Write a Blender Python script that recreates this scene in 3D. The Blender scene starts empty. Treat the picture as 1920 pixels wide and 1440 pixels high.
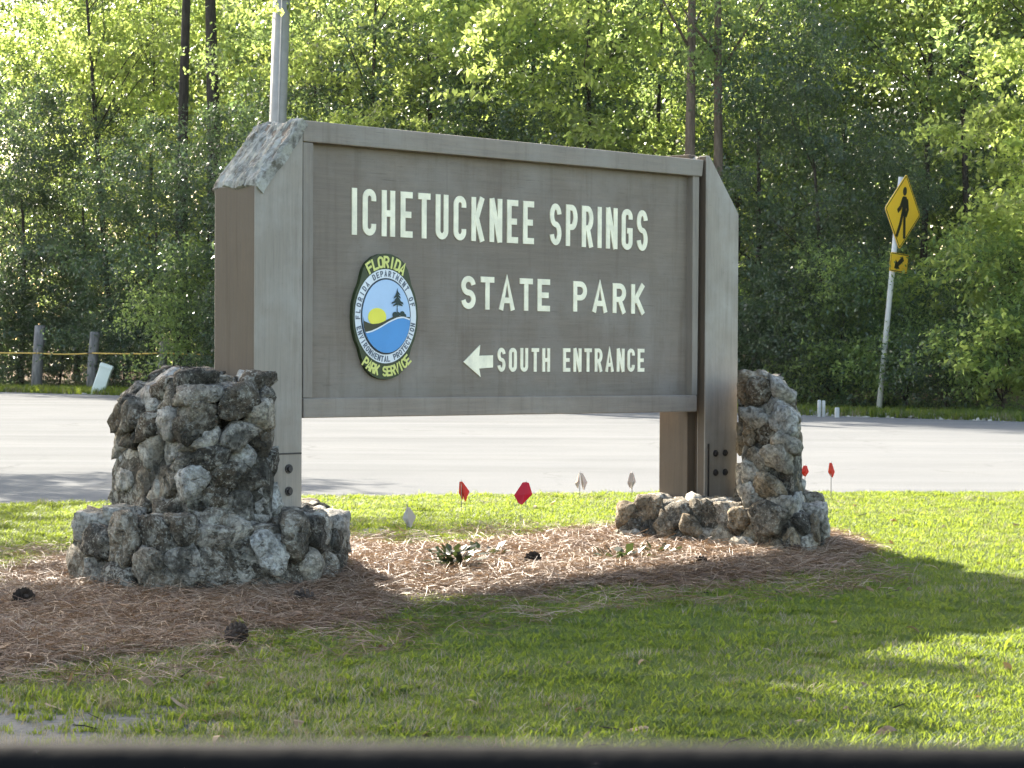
import bpy, bmesh, math, random
import numpy as np
from mathutils import Matrix, Vector, noise as mnoise

SC = bpy.context.scene
COL = SC.collection
R = math.radians

# ------------------------------------------------------------------ camera
CAMZ, FPX = 1.2, 4500.0
PITCH = math.atan(85.0 / FPX)
ROLL = 0.005
cam_d = bpy.data.cameras.new('camera')
cam_d.sensor_width = 36.0
cam_d.lens = FPX / 1920 * 36.0
cam_d.clip_start = 0.05
cam_d.clip_end = 2000
cam_d.dof.use_dof = True
cam_d.dof.focus_distance = 12.5
cam_d.dof.aperture_fstop = 20
cam = bpy.data.objects.new('camera', cam_d)
CAMM = Matrix.Rotation(math.pi / 2 - PITCH, 3, 'X') @ Matrix.Rotation(ROLL, 3, 'Z')
cam.matrix_world = Matrix.Translation((0, 0, CAMZ)) @ CAMM.to_4x4()
COL.objects.link(cam)
SC.camera = cam

# ------------------------------------------------------------------ sky, sun, exposure
SUN_AZ, SUN_EL = 32.0, 32.0            # degrees left of the view direction, above the horizon
world = bpy.data.worlds.new('World')
SC.world = world
world.use_nodes = True
wn = world.node_tree.nodes
sky = wn.new('ShaderNodeTexSky')
sky.sky_type = 'NISHITA'
sky.sun_disc = False
sky.sun_elevation = R(SUN_EL)
sky.sun_rotation = R(-SUN_AZ)
sky.dust_density = 2.0
world.node_tree.links.new(sky.outputs[0], wn['Background'].inputs[0])
wn['Background'].inputs[1].default_value = 0.11
sun_d = bpy.data.lights.new('sun', 'SUN')
sun_d.energy = 4.3
sun_d.angle = R(0.53)
sun_d.color = (1.0, 0.98, 0.94)
sun = bpy.data.objects.new('sun', sun_d)
SUNV = Vector((-math.sin(R(SUN_AZ)) * math.cos(R(SUN_EL)), math.cos(R(SUN_AZ)) * math.cos(R(SUN_EL)), math.sin(R(SUN_EL))))
sun.rotation_euler = SUNV.to_track_quat('Z', 'Y').to_euler()
sun.location = (-8, 12, 25)
COL.objects.link(sun)
vs = SC.view_settings
SC.display_settings.display_device = 'sRGB'
vs.view_transform = 'Standard'
vs.look = 'None'
vs.gamma = 1.0
vs.use_curve_mapping = False
vs.exposure = 2.6
vs.use_white_balance = True            # the phone's own white balance: set for the open shade
vs.white_balance_temperature = 7300
vs.white_balance_tint = 10
SC.render.engine = 'CYCLES'
cy = SC.cycles
cy.max_bounces = 8
cy.diffuse_bounces = 4
cy.glossy_bounces = 2
cy.transmission_bounces = 6
cy.transparent_max_bounces = 8
cy.caustics_reflective = False
cy.caustics_refractive = False

# ------------------------------------------------------------------ pixel <-> world helpers (photo pixels, 1920 x 1440)
def ray(px, py):
    d = CAMM @ Vector(((px - 960) / FPX, -(py - 720) / FPX, -1.0))
    return d
def at_depth(px, py, Y):
    d = ray(px, py); k = Y / d.y
    return Vector((d.x * k, Y, CAMZ + d.z * k))
def on_ground(px, py, z=0.0):
    d = ray(px, py); k = (z - CAMZ) / d.z
    return Vector((d.x * k, d.y * k, z))
_MI = np.array(CAMM.inverted())
def to_px(P):
    P = np.asarray(P, float) - np.array([0, 0, CAMZ])
    c = P @ _MI.T
    return 960 + FPX * c[..., 0] / -c[..., 2], 720 - FPX * c[..., 1] / -c[..., 2]

# ------------------------------------------------------------------ object helpers
def link(o, parent=None):
    COL.objects.link(o)
    if parent is not None:
        o.parent = parent
    return o
def tag(o, label=None, cat=None, group=None, kind=None):
    if label: o['label'] = label
    if cat: o['category'] = cat
    if group: o['group'] = group
    if kind: o['kind'] = kind
    return o
def thing(name, label, cat, loc=(0, 0, 0), rz=0.0, group=None):
    o = bpy.data.objects.new(name, None)
    o.empty_display_size = 0.1
    o.location = loc; o.rotation_euler = (0, 0, rz)
    link(o)
    return tag(o, label, cat, group)
def mesh(name, V, F, mat=None, smooth=False):
    me = bpy.data.meshes.new(name)
    me.from_pydata([tuple(v) for v in V], [], [tuple(f) for f in F])
    if mat: me.materials.append(mat)
    if smooth:
        me.polygons.foreach_set('use_smooth', [True] * len(me.polygons))
    me.update()
    return me
def np_mesh(name, V, F, mat=None, smooth=False, tint=None):
    """V (n,3), F (m,k) with constant k"""
    V = np.asarray(V, np.float32); F = np.asarray(F, np.int32)
    me = bpy.data.meshes.new(name)
    k = F.shape[1]
    me.vertices.add(len(V)); me.vertices.foreach_set('co', V.ravel())
    me.loops.add(F.size); me.loops.foreach_set('vertex_index', F.ravel())
    me.polygons.add(len(F))
    me.polygons.foreach_set('loop_start', np.arange(0, F.size, k, dtype=np.int32))
    me.polygons.foreach_set('loop_total', np.full(len(F), k, np.int32))
    if smooth: me.polygons.foreach_set('use_smooth', np.ones(len(F), bool))
    if tint is not None:
        a = me.attributes.new('tint', 'FLOAT', 'FACE')
        a.data.foreach_set('value', np.asarray(tint, np.float32))
    if mat: me.materials.append(mat)
    me.update(calc_edges=True)
    me.validate()
    return me
def obj(name, me, parent=None, loc=None):
    o = bpy.data.objects.new(name, me)
    link(o, parent)
    if loc is not None: o.location = loc
    return o
class MB:
    def __init__(s): s.V = []; s.F = []
    def add(s, V, F):
        n = len(s.V); s.V += [tuple(v) for v in V]; s.F += [tuple(i + n for i in f) for f in F]
    def hexa(s, front, back):
        """front: 4 corners CCW seen from the front, back: same order"""
        s.add(list(front) + list(back), [(0, 1, 2, 3), (7, 6, 5, 4), (0, 4, 5, 1), (1, 5, 6, 2), (2, 6, 7, 3), (3, 7, 4, 0)])
    def box(s, x0, x1, y0, y1, z0, z1):
        s.hexa([(x0, y0, z0), (x1, y0, z0), (x1, y0, z1), (x0, y0, z1)], [(x0, y1, z0), (x1, y1, z0), (x1, y1, z1), (x0, y1, z1)])
    def tube(s, P, rad, n=8, cap=True):
        P = [Vector(p) for p in P]; V = []; F = []
        up = Vector((0, 0, 1)); last = None
        for i, p in enumerate(P):
            d = (P[min(i + 1, len(P) - 1)] - P[max(i - 1, 0)]).normalized()
            if last is None:
                a = d.cross(Vector((1, 0, 0)) if abs(d.x) < .9 else up).normalized()
            else:
                a = (last - d * last.dot(d)).normalized()
            last = a; b = d.cross(a)
            r = rad[i] if hasattr(rad, '__len__') else rad
            for k in range(n):
                t = 2 * math.pi * k / n
                V.append(p + (a * math.cos(t) + b * math.sin(t)) * r)
        for i in range(len(P) - 1):
            for k in range(n):
                F.append((i * n + k, i * n + (k + 1) % n, (i + 1) * n + (k + 1) % n, (i + 1) * n + k))
        if cap:
            F.append(tuple(reversed(range(n)))); F.append(tuple(range((len(P) - 1) * n, len(P) * n)))
        s.add(V, F)
    def build(s, name, mat, parent=None, smooth=False, bevel=0.0, seg=2):
        me = mesh(name, s.V, s.F, mat, smooth)
        if bevel:
            bm = bmesh.new(); bm.from_mesh(me)
            bmesh.ops.recalc_face_normals(bm, faces=bm.faces)
            bmesh.ops.bevel(bm, geom=list(bm.edges), offset=bevel, segments=seg, affect='EDGES', profile=0.6)
            bm.to_mesh(me); bm.free()
        return obj(name, me, parent)

# ------------------------------------------------------------------ materials
class NT:
    def __init__(s, name):
        s.m = bpy.data.materials.new(name); s.m.use_nodes = True
        s.t = s.m.node_tree; s.n = s.t.nodes; s.b = s.n['Principled BSDF']; s.out = s.n['Material Output']
    def new(s, ty, **kw):
        x = s.n.new(ty)
        for k, v in kw.items(): setattr(x, k, v)
        return x
    def l(s, a, b): s.t.links.new(a, b)
    def pos(s, kind='Object', scale=(1, 1, 1)):
        tc = s.new('ShaderNodeTexCoord'); mp = s.new('ShaderNodeMapping'); mp.inputs['Scale'].default_value = scale
        s.l(tc.outputs[kind], mp.inputs[0]); return mp.outputs[0]
    def wpos(s, scale=(1, 1, 1), rot=(0, 0, 0)):
        g = s.new('ShaderNodeNewGeometry'); mp = s.new('ShaderNodeMapping')
        mp.inputs['Scale'].default_value = scale; mp.inputs['Rotation'].default_value = rot
        s.l(g.outputs['Position'], mp.inputs[0]); return mp.outputs[0]
    def noise(s, vec, scale, detail=5, rough=.6, dist=0.0):
        x = s.new('ShaderNodeTexNoise'); x.inputs['Scale'].default_value = scale; x.inputs['Detail'].default_value = detail
        x.inputs['Roughness'].default_value = rough; x.inputs['Distortion'].default_value = dist
        s.l(vec, x.inputs['Vector']); return x.outputs[0]
    def ramp(s, fac, stops, interp='LINEAR'):
        x = s.new('ShaderNodeValToRGB'); e = x.color_ramp.elements; x.color_ramp.interpolation = interp
        while len(e) < len(stops): e.new(0.5)
        for i, (p, c) in enumerate(stops):
            e[i].position = p
            e[i].color = (c, c, c, 1) if not hasattr(c, '__len__') else (*c, 1)
        s.l(fac, x.inputs[0]); return x.outputs[0]
    def mix(s, fac, a, b, mode='MIX'):
        x = s.new('ShaderNodeMix', data_type='RGBA', blend_type=mode)
        for sock, v in ((x.inputs[0], fac), (x.inputs[6], a), (x.inputs[7], b)):
            if isinstance(v, (int, float)): sock.default_value = v
            elif isinstance(v, tuple): sock.default_value = (*v, 1)
            else: s.l(v, sock)
        return x.outputs[2]
    def math(s, op, a, b=0.0):
        x = s.new('ShaderNodeMath', operation=op)
        for sock, v in ((x.inputs[0], a), (x.inputs[1], b)):
            if isinstance(v, (int, float)): sock.default_value = v
            else: s.l(v, sock)
        return x.outputs[0]
    def color(s, c):
        if isinstance(c, tuple): s.b.inputs['Base Color'].default_value = (*c, 1)
        else: s.l(c, s.b.inputs['Base Color'])
    def rough(s, r, spec=None):
        if isinstance(r, (int, float)): s.b.inputs['Roughness'].default_value = r
        else: s.l(r, s.b.inputs['Roughness'])
        if spec is not None: s.b.inputs['Specular IOR Level'].default_value = spec
    def bump(s, h, strength=.5, dist=.01):
        x = s.new('ShaderNodeBump'); x.inputs['Strength'].default_value = strength; x.inputs['Distance'].default_value = dist
        s.l(h, x.inputs['Height']); s.l(x.outputs[0], s.b.inputs['Normal'])

def plain(name, c, rough=.6, spec=.4, var=.15, scale=6.0, bump=0.0, bscale=60, metallic=0.0):
    m = NT(name); p = m.pos()
    n = m.noise(p, scale, 5)
    lo = tuple(x * (1 - var) for x in c); hi = tuple(min(1, x * (1 + var)) for x in c)
    m.color(m.ramp(n, [(.3, lo), (.7, hi)]))
    m.rough(rough, spec); m.b.inputs['Metallic'].default_value = metallic
    if bump: m.bump(m.noise(p, bscale, 4), bump, .004)
    return m.m

def mat_wood(name, base, grain='Z', light=(.2, .19, .18), streak=.5, horizontal_lines=False):
    """painted, weathered timber; grain runs along local Z (posts) or X (rails, panel)"""
    m = NT(name)
    sc = {'Z': (26, 26, 1.2), 'X': (1.2, 26, 26)}[grain]
    p = m.pos('Object', sc)
    g = m.noise(p, 2.2, 7, .65, .3)
    fine = m.noise(m.pos('Object', tuple(x * 3 for x in sc)), 3, 5, .7)
    blot = m.noise(m.pos('Object'), 2.6, 5, .6)
    c1 = m.mix(m.ramp(g, [(.35, 0.0), (.75, 1.0)]), base, tuple(x * 1.32 for x in base))
    c2 = m.mix(m.math('MULTIPLY', m.ramp(blot, [(.46, 0.0), (.72, 1.0)]), streak), c1, light)
    c3 = m.mix(m.math('MULTIPLY', m.ramp(fine, [(.60, 0.0), (.74, 1.0)]), .55), c2, tuple(x * .45 for x in base))
    # dark scuffs and small checks
    ck = m.noise(m.pos('Object', tuple(x * .6 for x in sc)), 5.5, 3, .5)
    c4 = m.mix(m.math('MULTIPLY', m.ramp(ck, [(.69, 0.0), (.76, 1.0)]), .35), c3, (.04, .034, .028))
    dr = m.noise(m.pos('Object', (7, 7, .55)), 2.4, 6, .65, .2)
    c4 = m.mix(m.math('MULTIPLY', m.ramp(dr, [(.52, 0.0), (.70, 1.0)]), .40), c4, m.mix(1.0, c4, (.58, .52, .46), 'MULTIPLY'))
    bl2 = m.noise(m.pos('Object'), 1.1, 6, .7, .5)
    c4 = m.mix(m.math('MULTIPLY', m.ramp(bl2, [(.50, 0.0), (.64, 1.0)]), .35), c4, m.mix(1.0, c4, (1.35, 1.33, 1.3), 'MULTIPLY'))
    sp2 = m.noise(m.pos('Object'), 34, 5, .75)
    c4 = m.mix(m.math('MULTIPLY', m.ramp(sp2, [(.62, 0.0), (.70, 1.0)]), .35), c4, m.mix(1.0, c4, (.5, .47, .43), 'MULTIPLY'))
    m.color(c4)
    m.rough(m.ramp(g, [(.2, .5), (.8, .75)]), .35)
    m.bump(m.math('ADD', m.math('MULTIPLY', fine, .6), g), .35, .004)
    return m.m

M = {}
M['panel'] = mat_wood('panel_paint', (.165, .132, .101), 'X', (.25, .22, .185), .75)
M['rail'] = mat_wood('rail_paint', (.205, .170, .134), 'X', (.295, .262, .218), .65)
M['stile'] = mat_wood('stile_paint', (.190, .160, .128), 'Z', (.28, .25, .21), .5)
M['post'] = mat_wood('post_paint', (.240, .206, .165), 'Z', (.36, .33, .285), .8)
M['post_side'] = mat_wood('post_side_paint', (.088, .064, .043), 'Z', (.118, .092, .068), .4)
def mat_cap():
    m = NT('weathered_end_grain'); p = m.pos('Object', (6, 30, 6))
    a = m.noise(p, 1.3, 8, .7, .6); b = m.noise(m.pos('Object'), 16, 6, .7)
    a = m.math('ADD', m.math('MULTIPLY', a, .6), m.math('MULTIPLY', m.noise(m.pos('Object', (5, 5, 5)), 2.2, 8, .75, 1.2), .4))
    c = m.ramp(a, [(.34, (.03, .026, .02)), (.45, (.15, .135, .11)), (.56, (.36, .345, .30)), (.8, (.54, .49, .39))])
    c = m.mix(m.ramp(b, [(.5, 0.0), (.62, .7)]), c, (.37, .355, .285))
    c = m.mix(m.ramp(m.noise(m.pos('Object'), 9, 5), [(.55, 0.0), (.64, .9)]), c, (.10, .085, .06))
    m.color(c); m.rough(.9, .2); m.bump(m.math('ADD', a, b), .9, .012)
    return m.m
M['cap'] = mat_cap()
M['letter'] = plain('letter_paint', (.88, .81, .60), .55, .35, .14, 16, .2, 90)
M['bolt'] = plain('rusty_bolt', (.035, .028, .024), .6, .5, .3, 40)
M['seal_green'] = plain('seal_dark_green', (.035, .05, .018), .45, .4, .2)
M['seal_white'] = plain('seal_white', (.70, .73, .74), .45, .4, .05)
M['seal_line'] = plain('seal_navy', (.02, .035, .05), .5, .4, .1)
M['seal_sky'] = plain('seal_sky_blue', (.40, .56, .74), .45, .4, .06)
M['seal_sun'] = plain('seal_sun_yellow', (.80, .72, .08), .45, .4, .05)
M['seal_hill'] = plain('seal_hill', (.045, .045, .018), .5, .4, .1)
M['seal_water'] = plain('seal_water_blue', (.055, .27, .57), .4, .4, .06)
M['seal_tree'] = plain('seal_tree_green', (.012, .035, .03), .5, .4, .1)
M['seal_yellow'] = plain('seal_lettering_yellow', (.66, .66, .20), .5, .4, .05)
M['seal_grey'] = plain('seal_lettering_grey', (.10, .12, .15), .5, .4, .1)

def mat_stone(name, cols, lichen=.5, dark=.6):
    m = NT(name); oi = m.new('ShaderNodeObjectInfo')
    wv = m.wpos()
    base = m.ramp(oi.outputs['Random'], [(i / (len(cols) - 1), c) for i, c in enumerate(cols)])
    n1 = m.noise(wv, 7, 7, .65, .5); n2 = m.noise(wv, 46, 6, .75); n3 = m.noise(wv, 2.6, 5, .6); n4 = m.noise(wv, 20, 6, .7, .6)
    c = m.mix(m.ramp(n1, [(.35, .0), (.65, .6)]), base, m.mix(1.0, base, (.66, .50, .33), 'MULTIPLY'))
    c = m.mix(m.math('MULTIPLY', m.ramp(n2, [(.44, 0.0), (.60, 1.0)]), .75), c, m.mix(1.0, c, (.25, .24, .22), 'MULTIPLY'))
    fl = m.noise(wv, 75, 4, .7)
    c = m.mix(m.math('MULTIPLY', m.ramp(fl, [(.56, 0.0), (.63, 1.0)]), lichen), c, (.56, .53, .43))
    patch = m.math('MULTIPLY', m.ramp(n3, [(.38, .35), (.56, 1.0)]), m.ramp(n4, [(.50, 0.0), (.58, 1.0)]))
    c = m.mix(m.math('MULTIPLY', patch, lichen), c, (.58, .55, .46))
    stain = m.math('MULTIPLY', m.ramp(m.noise(wv, 4.5, 6, .7, .4), [(.47, 0.0), (.57, 1.0)]), dark)
    c = m.mix(stain, c, (.026, .024, .018))
    m.color(c); m.rough(.88, .25)
    pit = m.ramp(m.noise(wv, 30, 4, .6, .3), [(.30, 0.0), (.46, 1.0)])
    m.bump(m.math('ADD', m.math('ADD', m.math('MULTIPLY', n2, .5), pit), m.math('ADD', n4, n1)), 1.0, .026)
    return m.m
M['stone_dark'] = mat_stone('stone_dark', [(.11, .095, .072), (.16, .125, .085), (.08, .072, .06), (.20, .165, .12)], .5, .72)
M['stone_mid'] = mat_stone('stone_mid', [(.30, .265, .21), (.22, .19, .145), (.36, .33, .28), (.18, .16, .13)], .55, .75)
M['stone_pale'] = mat_stone('stone_pale', [(.56, .54, .48), (.46, .42, .34), (.60, .60, .56), (.50, .48, .44)], .3, .4)
M['stone_tan'] = mat_stone('stone_tan', [(.36, .28, .18), (.28, .215, .14), (.42, .34, .23), (.33, .29, .22)], .35, .5)
M['mortar'] = mat_stone('mortar_mix', [(.10, .088, .068), (.13, .115, .09)], .5, .7)

def mat_leaf(name, c1, c2, trans=(.2, .26, .04), tf=.45, spec=.35, rough=.45):
    m = NT(name)
    at = m.new('ShaderNodeAttribute'); at.attribute_name = 'tint'
    oi = m.new('ShaderNodeObjectInfo')
    c = m.mix(at.outputs['Fac'], c1, c2)
    hs = m.new('ShaderNodeHueSaturation')
    m.l(c, hs.inputs['Color'])
    m.l(m.math('ADD', m.math('MULTIPLY', oi.outputs['Random'], .035), .4825), hs.inputs['Hue'])
    m.l(m.math('ADD', m.math('MULTIPLY', oi.outputs['Random'], .4), .8), hs.inputs['Value'])
    m.color(hs.outputs[0]); m.rough(rough, spec)
    tr = m.new('ShaderNodeBsdfTranslucent')
    tc = m.mix(at.outputs['Fac'], tuple(x * .45 for x in trans), tuple(x * 1.3 for x in trans))
    m.l(tc, tr.inputs['Color'])
    mx = m.new('ShaderNodeMixShader'); mx.inputs[0].default_value = tf
    m.l(m.b.outputs[0], mx.inputs[1]); m.l(tr.outputs[0], mx.inputs[2]); m.l(mx.outputs[0], m.out.inputs['Surface'])
    return m.m
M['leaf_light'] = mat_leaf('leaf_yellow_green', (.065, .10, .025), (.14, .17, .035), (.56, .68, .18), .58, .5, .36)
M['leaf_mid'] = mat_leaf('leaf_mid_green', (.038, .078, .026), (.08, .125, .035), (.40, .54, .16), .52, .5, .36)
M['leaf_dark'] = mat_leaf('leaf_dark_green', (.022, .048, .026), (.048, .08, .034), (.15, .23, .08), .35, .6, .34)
M['leaf_plant'] = mat_leaf('leaf_small_plant', (.014, .026, .012), (.035, .05, .02), (.05, .07, .02), .25)
def mat_bark(name, c):
    m = NT(name); p = m.pos('Object', (9, 9, 1.6)); a = m.noise(p, 2, 7, .7, .4)
    m.color(m.ramp(a, [(.3, tuple(x * .45 for x in c)), (.7, tuple(x * 1.4 for x in c))])); m.rough(.95, .15); m.bump(a, .8, .04)
    return m.m
M['bark_dark'] = mat_bark('bark_dark', (.055, .045, .036))
M['bark_brown'] = mat_bark('bark_brown', (.13, .098, .072))

def mat_grass(name, cols, trans, tf=.4):
    m = NT(name); oi = m.new('ShaderNodeObjectInfo')
    patch = m.noise(m.wpos(), .9, 4, .6)
    f = m.math('ADD', m.math('MULTIPLY', oi.outputs['Random'], .6), m.math('MULTIPLY', patch, .45))
    c = m.ramp(f, cols); m.color(c); m.rough(.55, .25)
    tr = m.new('ShaderNodeBsdfTranslucent'); m.l(m.mix(.6, c, trans), tr.inputs['Color'])
    mx = m.new('ShaderNodeMixShader'); mx.inputs[0].default_value = tf
    m.l(m.b.outputs[0], mx.inputs[1]); m.l(tr.outputs[0], mx.inputs[2]); m.l(mx.outputs[0], m.out.inputs['Surface'])
    return m.m
M['grass'] = mat_grass('grass_blades', [(.12, (.009, .040, .018)), (.40, (.016, .058, .020)), (.66, (.032, .080, .025)), (.88, (.085, .115, .035))], (.46, .56, .05), .5)
M['dry_grass'] = mat_grass('dry_blades', [(.1, (.16, .14, .08)), (.5, (.26, .22, .13)), (.9, (.34, .30, .20))], (.3, .26, .12), .3)
M['straw'] = mat_grass('pine_needles', [(.1, (.060, .034, .020)), (.35, (.130, .074, .044)), (.6, (.23, .145, .092)), (.9, (.42, .32, .22))], (.26, .16, .08), .2)

def mat_ground():
    m = NT('lawn_soil'); w = m.wpos()
    a = m.noise(w, 1.1, 6, .6); b = m.noise(w, 30, 6, .7); c3 = m.noise(w, 6, 5, .6)
    c = m.ramp(a, [(.35, (.030, .050, .020)), (.55, (.045, .062, .026)), (.72, (.10, .085, .05))])
    c = m.mix(m.ramp(b, [(.4, 0.0), (.65, .7)]), c, (.10, .088, .055))
    c = m.mix(m.ramp(c3, [(.55, 0.0), (.7, .5)]), c, (.03, .035, .016))
    at = m.new('ShaderNodeAttribute'); at.attribute_name = 'bare'
    sand = m.ramp(m.noise(w, 24, 7, .7), [(.3, (.115, .108, .095)), (.7, (.22, .208, .188))])
    bf = m.math('ADD', at.outputs['Fac'], m.math('ADD', m.math('MULTIPLY', m.math('SUBTRACT', m.noise(w, 7, 5, .65), .5), 1.3), m.math('MULTIPLY', m.math('SUBTRACT', m.noise(w, 34, 5, .7), .5), 1.4)))
    c = m.mix(m.ramp(bf, [(.35, 0.0), (.85, .9)]), c, sand)
    at2 = m.new('ShaderNodeAttribute'); at2.attribute_name = 'litter'
    lit = m.ramp(b, [(.3, (.06, .035, .022)), (.7, (.17, .10, .06))])
    c = m.mix(at2.outputs['Fac'], c, lit)
    m.color(c); m.rough(.95, .15); m.bump(m.math('ADD', b, c3), .7, .03)
    return m.m
M['ground'] = mat_ground()
def mat_road():
    m = NT('old_asphalt'); w = m.wpos(); ang = R(40)
    bands = m.noise(m.wpos((.06, 1.1, 1), (0, 0, ang)), 1.0, 5, .6)
    cross = m.noise(m.wpos((.10, .9, 1), (0, 0, R(-8))), 1.0, 5, .62)
    f = m.noise(w, 90, 5, .75); p = m.noise(w, .5, 5, .6)
    c = m.ramp(bands, [(.3, (.142, .146, .146)), (.7, (.182, .187, .188))])
    c = m.mix(m.ramp(cross, [(.42, 0.0), (.66, .45)]), c, (.124, .128, .129))
    c = m.mix(m.ramp(p, [(.4, 0.0), (.7, .5)]), c, (.19, .193, .19))
    c = m.mix(m.ramp(f, [(.42, 0.0), (.68, .6)]), c, (.055, .055, .053))
    c = m.mix(m.ramp(m.noise(w, 130, 3, .6), [(.62, 0.0), (.7, .5)]), c, (.20, .19, .18))
    vo = m.new('ShaderNodeTexVoronoi', feature='DISTANCE_TO_EDGE'); vo.inputs['Scale'].default_value = .33
    wm = m.new('ShaderNodeVectorMath', operation='ADD'); nz = m.new('ShaderNodeTexNoise'); nz.inputs['Scale'].default_value = 1.6; nz.inputs['Detail'].default_value = 5
    m.l(w, nz.inputs['Vector']); sc_ = m.new('ShaderNodeVectorMath', operation='SCALE'); sc_.inputs['Scale'].default_value = .9
    m.l(nz.outputs['Color'], sc_.inputs[0]); m.l(w, wm.inputs[0]); m.l(sc_.outputs[0], wm.inputs[1]); m.l(wm.outputs[0], vo.inputs['Vector'])
    c = m.mix(m.math('MULTIPLY', m.ramp(vo.outputs[0], [(.0, 1.0), (.012, 0.0)]), m.ramp(p, [(.45, 0.0), (.6, .28)])), c, (.05, .05, .05))
    m.color(c); m.rough(1.0, .0); m.bump(f, .5, .006)
    return m.m
M['road'] = mat_road()
M['shoulder'] = plain('pale_shoulder', (.30, .285, .25), .95, .15, .3, 5, .7, 50)
M['pole_grey'] = plain('concrete_pole', (.30, .28, .255), .8, .3, .12, 5, .2, 60)
M['sign_yellow'] = plain('crossing_sign_yellow', (1.0, .57, .045), .4, .5, .05, 3)
M['sign_black'] = plain('crossing_sign_black', (.012, .012, .010), .5, .4, .1)
M['galv'] = plain('galvanised_steel', (.50, .49, .46), .5, .5, .08, 20)
M['alu'] = plain('sign_back_aluminium', (.35, .35, .34), .5, .5, .08, 20)
M['fence_wood'] = mat_bark('fence_post_wood', (.20, .19, .18))
M['rope'] = plain('yellow_rope', (.55, .36, .10), .8, .2, .2, 30)
M['pedestal'] = plain('pedestal_plastic', (.58, .62, .55), .5, .4, .06, 5)
M['pipe'] = plain('concrete_stub', (.42, .42, .40), .8, .3, .15, 12)
M['flag_red'] = mat_leaf('flag_red_vinyl', (.62, .015, .02), (.62, .015, .02), (.7, .03, .04), .35)
M['flag_white'] = mat_leaf('flag_white_vinyl', (.62, .62, .60), (.62, .62, .60), (.6, .58, .55), .4)
M['flag_pink'] = mat_leaf('flag_pale_pink_vinyl', (.60, .46, .40), (.60, .46, .40), (.6, .42, .36), .4)
M['wire'] = plain('flag_wire', (.20, .18, .16), .5, .5)
M['cone'] = plain('pine_cone_scale', (.045, .032, .024), .85, .2, .4, 30)
M['car_paint'] = plain('black_car_paint', (.007, .007, .007), .7, .12, .1)
M['rubber'] = plain('black_rubber', (.005, .005, .005), .9, .1, .2, 40, .3, 80)
M['pebble'] = plain('pale_pebble', (.36, .34, .30), .9, .2, .3, 8, .4, 60)

# ------------------------------------------------------------------ the sign's frame of reference
O3 = at_depth(567, 632, 11.6)
E3 = at_depth(1315, 637, 13.7)
O = Vector((O3.x, O3.y, 0)); U = Vector((E3.x - O3.x, E3.y - O3.y, 0)).normalized()
BK = Vector((-U.y, U.x, 0))                  # towards the back of the sign
SIGN_RZ = math.atan2(U.y, U.x)
def sp(px, py, d=0.0):
    """photo pixel -> (u, z) on the sign plane at depth d behind the front face"""
    r = ray(px, py); o = O + BK * d
    n = BK
    k = (o - Vector((0, 0, 0))).dot(n) / Vector((r.x, r.y, 0)).dot(n)
    p = Vector((r.x * k, r.y * k, CAMZ + r.z * k))
    return (p - O).dot(U), p.z

# ------------------------------------------------------------------ ground
def seg_poly_inside(P, poly):
    x, y = P[:, 0], P[:, 1]; ins = np.zeros(len(P), bool); n = len(poly)
    for i in range(n):
        x0, y0 = poly[i]; x1, y1 = poly[(i + 1) % n]
        c = ((y0 > y) != (y1 > y)) & (x < (x1 - x0) * (y - y0) / ((y1 - y0) if y1 != y0 else 1e-9) + x0)
        ins ^= c
    return ins
def poly_dist(P, poly):
    """unsigned distance to the polygon's outline"""
    d = np.full(len(P), 1e9); n = len(poly)
    for i in range(n):
        a = np.array(poly[i]); b = np.array(poly[(i + 1) % n]); ab = b - a
        t = np.clip(((P - a) @ ab) / (ab @ ab), 0, 1)
        d = np.minimum(d, np.hypot(*(P - a - t[:, None] * ab).T))
    return d
def g2(px, py):
    p = on_ground(px, py); return (p.x, p.y)
FARL, FARR = g2(0, 733), g2(1920, 788)
fs = (FARR[1] - FARL[1]) / (FARR[0] - FARL[0])
def far_y(x): return FARL[1] + fs * (x - FARL[0])
N0, N1, N2, N3 = g2(0, 949), g2(570, 933), g2(1150, 928), g2(1920, 924)
road_poly = [(-52, 74), (-30, 52), (-16, 37), (-9.5, 28.5), (-6.9, 21.5), (-5.6, 17.8), N0, N1, N2, N3, (6.5, 19.4), (9, 18.6), (14, 14.2), (34, -6), (60, far_y(60)), (20, far_y(20)), FARR, FARL, (-30, far_y(-30)), (-80, far_y(-80) + 4), (-100, 98)]

bed_px = [(-300, 1130), (-60, 1135), (60, 1118), (120, 1060), (640, 1030), (720, 1048), (860, 1040), (960, 1034), (1060, 1018), (1150, 1008), (1300, 995), (1545, 1018), (1615, 1044), (1590, 1058), (1490, 1080), (1300, 1093), (1000, 1113), (700, 1124), (660, 1150), (600, 1172), (480, 1184), (330, 1206), (210, 1228), (60, 1252), (-300, 1290)]
bed = [g2(*p) for p in bed_px]
sand_px = [(-500, 1278), (60, 1284), (220, 1296), (360, 1322), (470, 1362), (420, 1400), (100, 1700), (-500, 1700)]
sand = [g2(*p) for p in sand_px]
bare_spot = [g2(*p) for p in [(655, 985), (760, 995), (745, 1018), (650, 1022)]]

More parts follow.
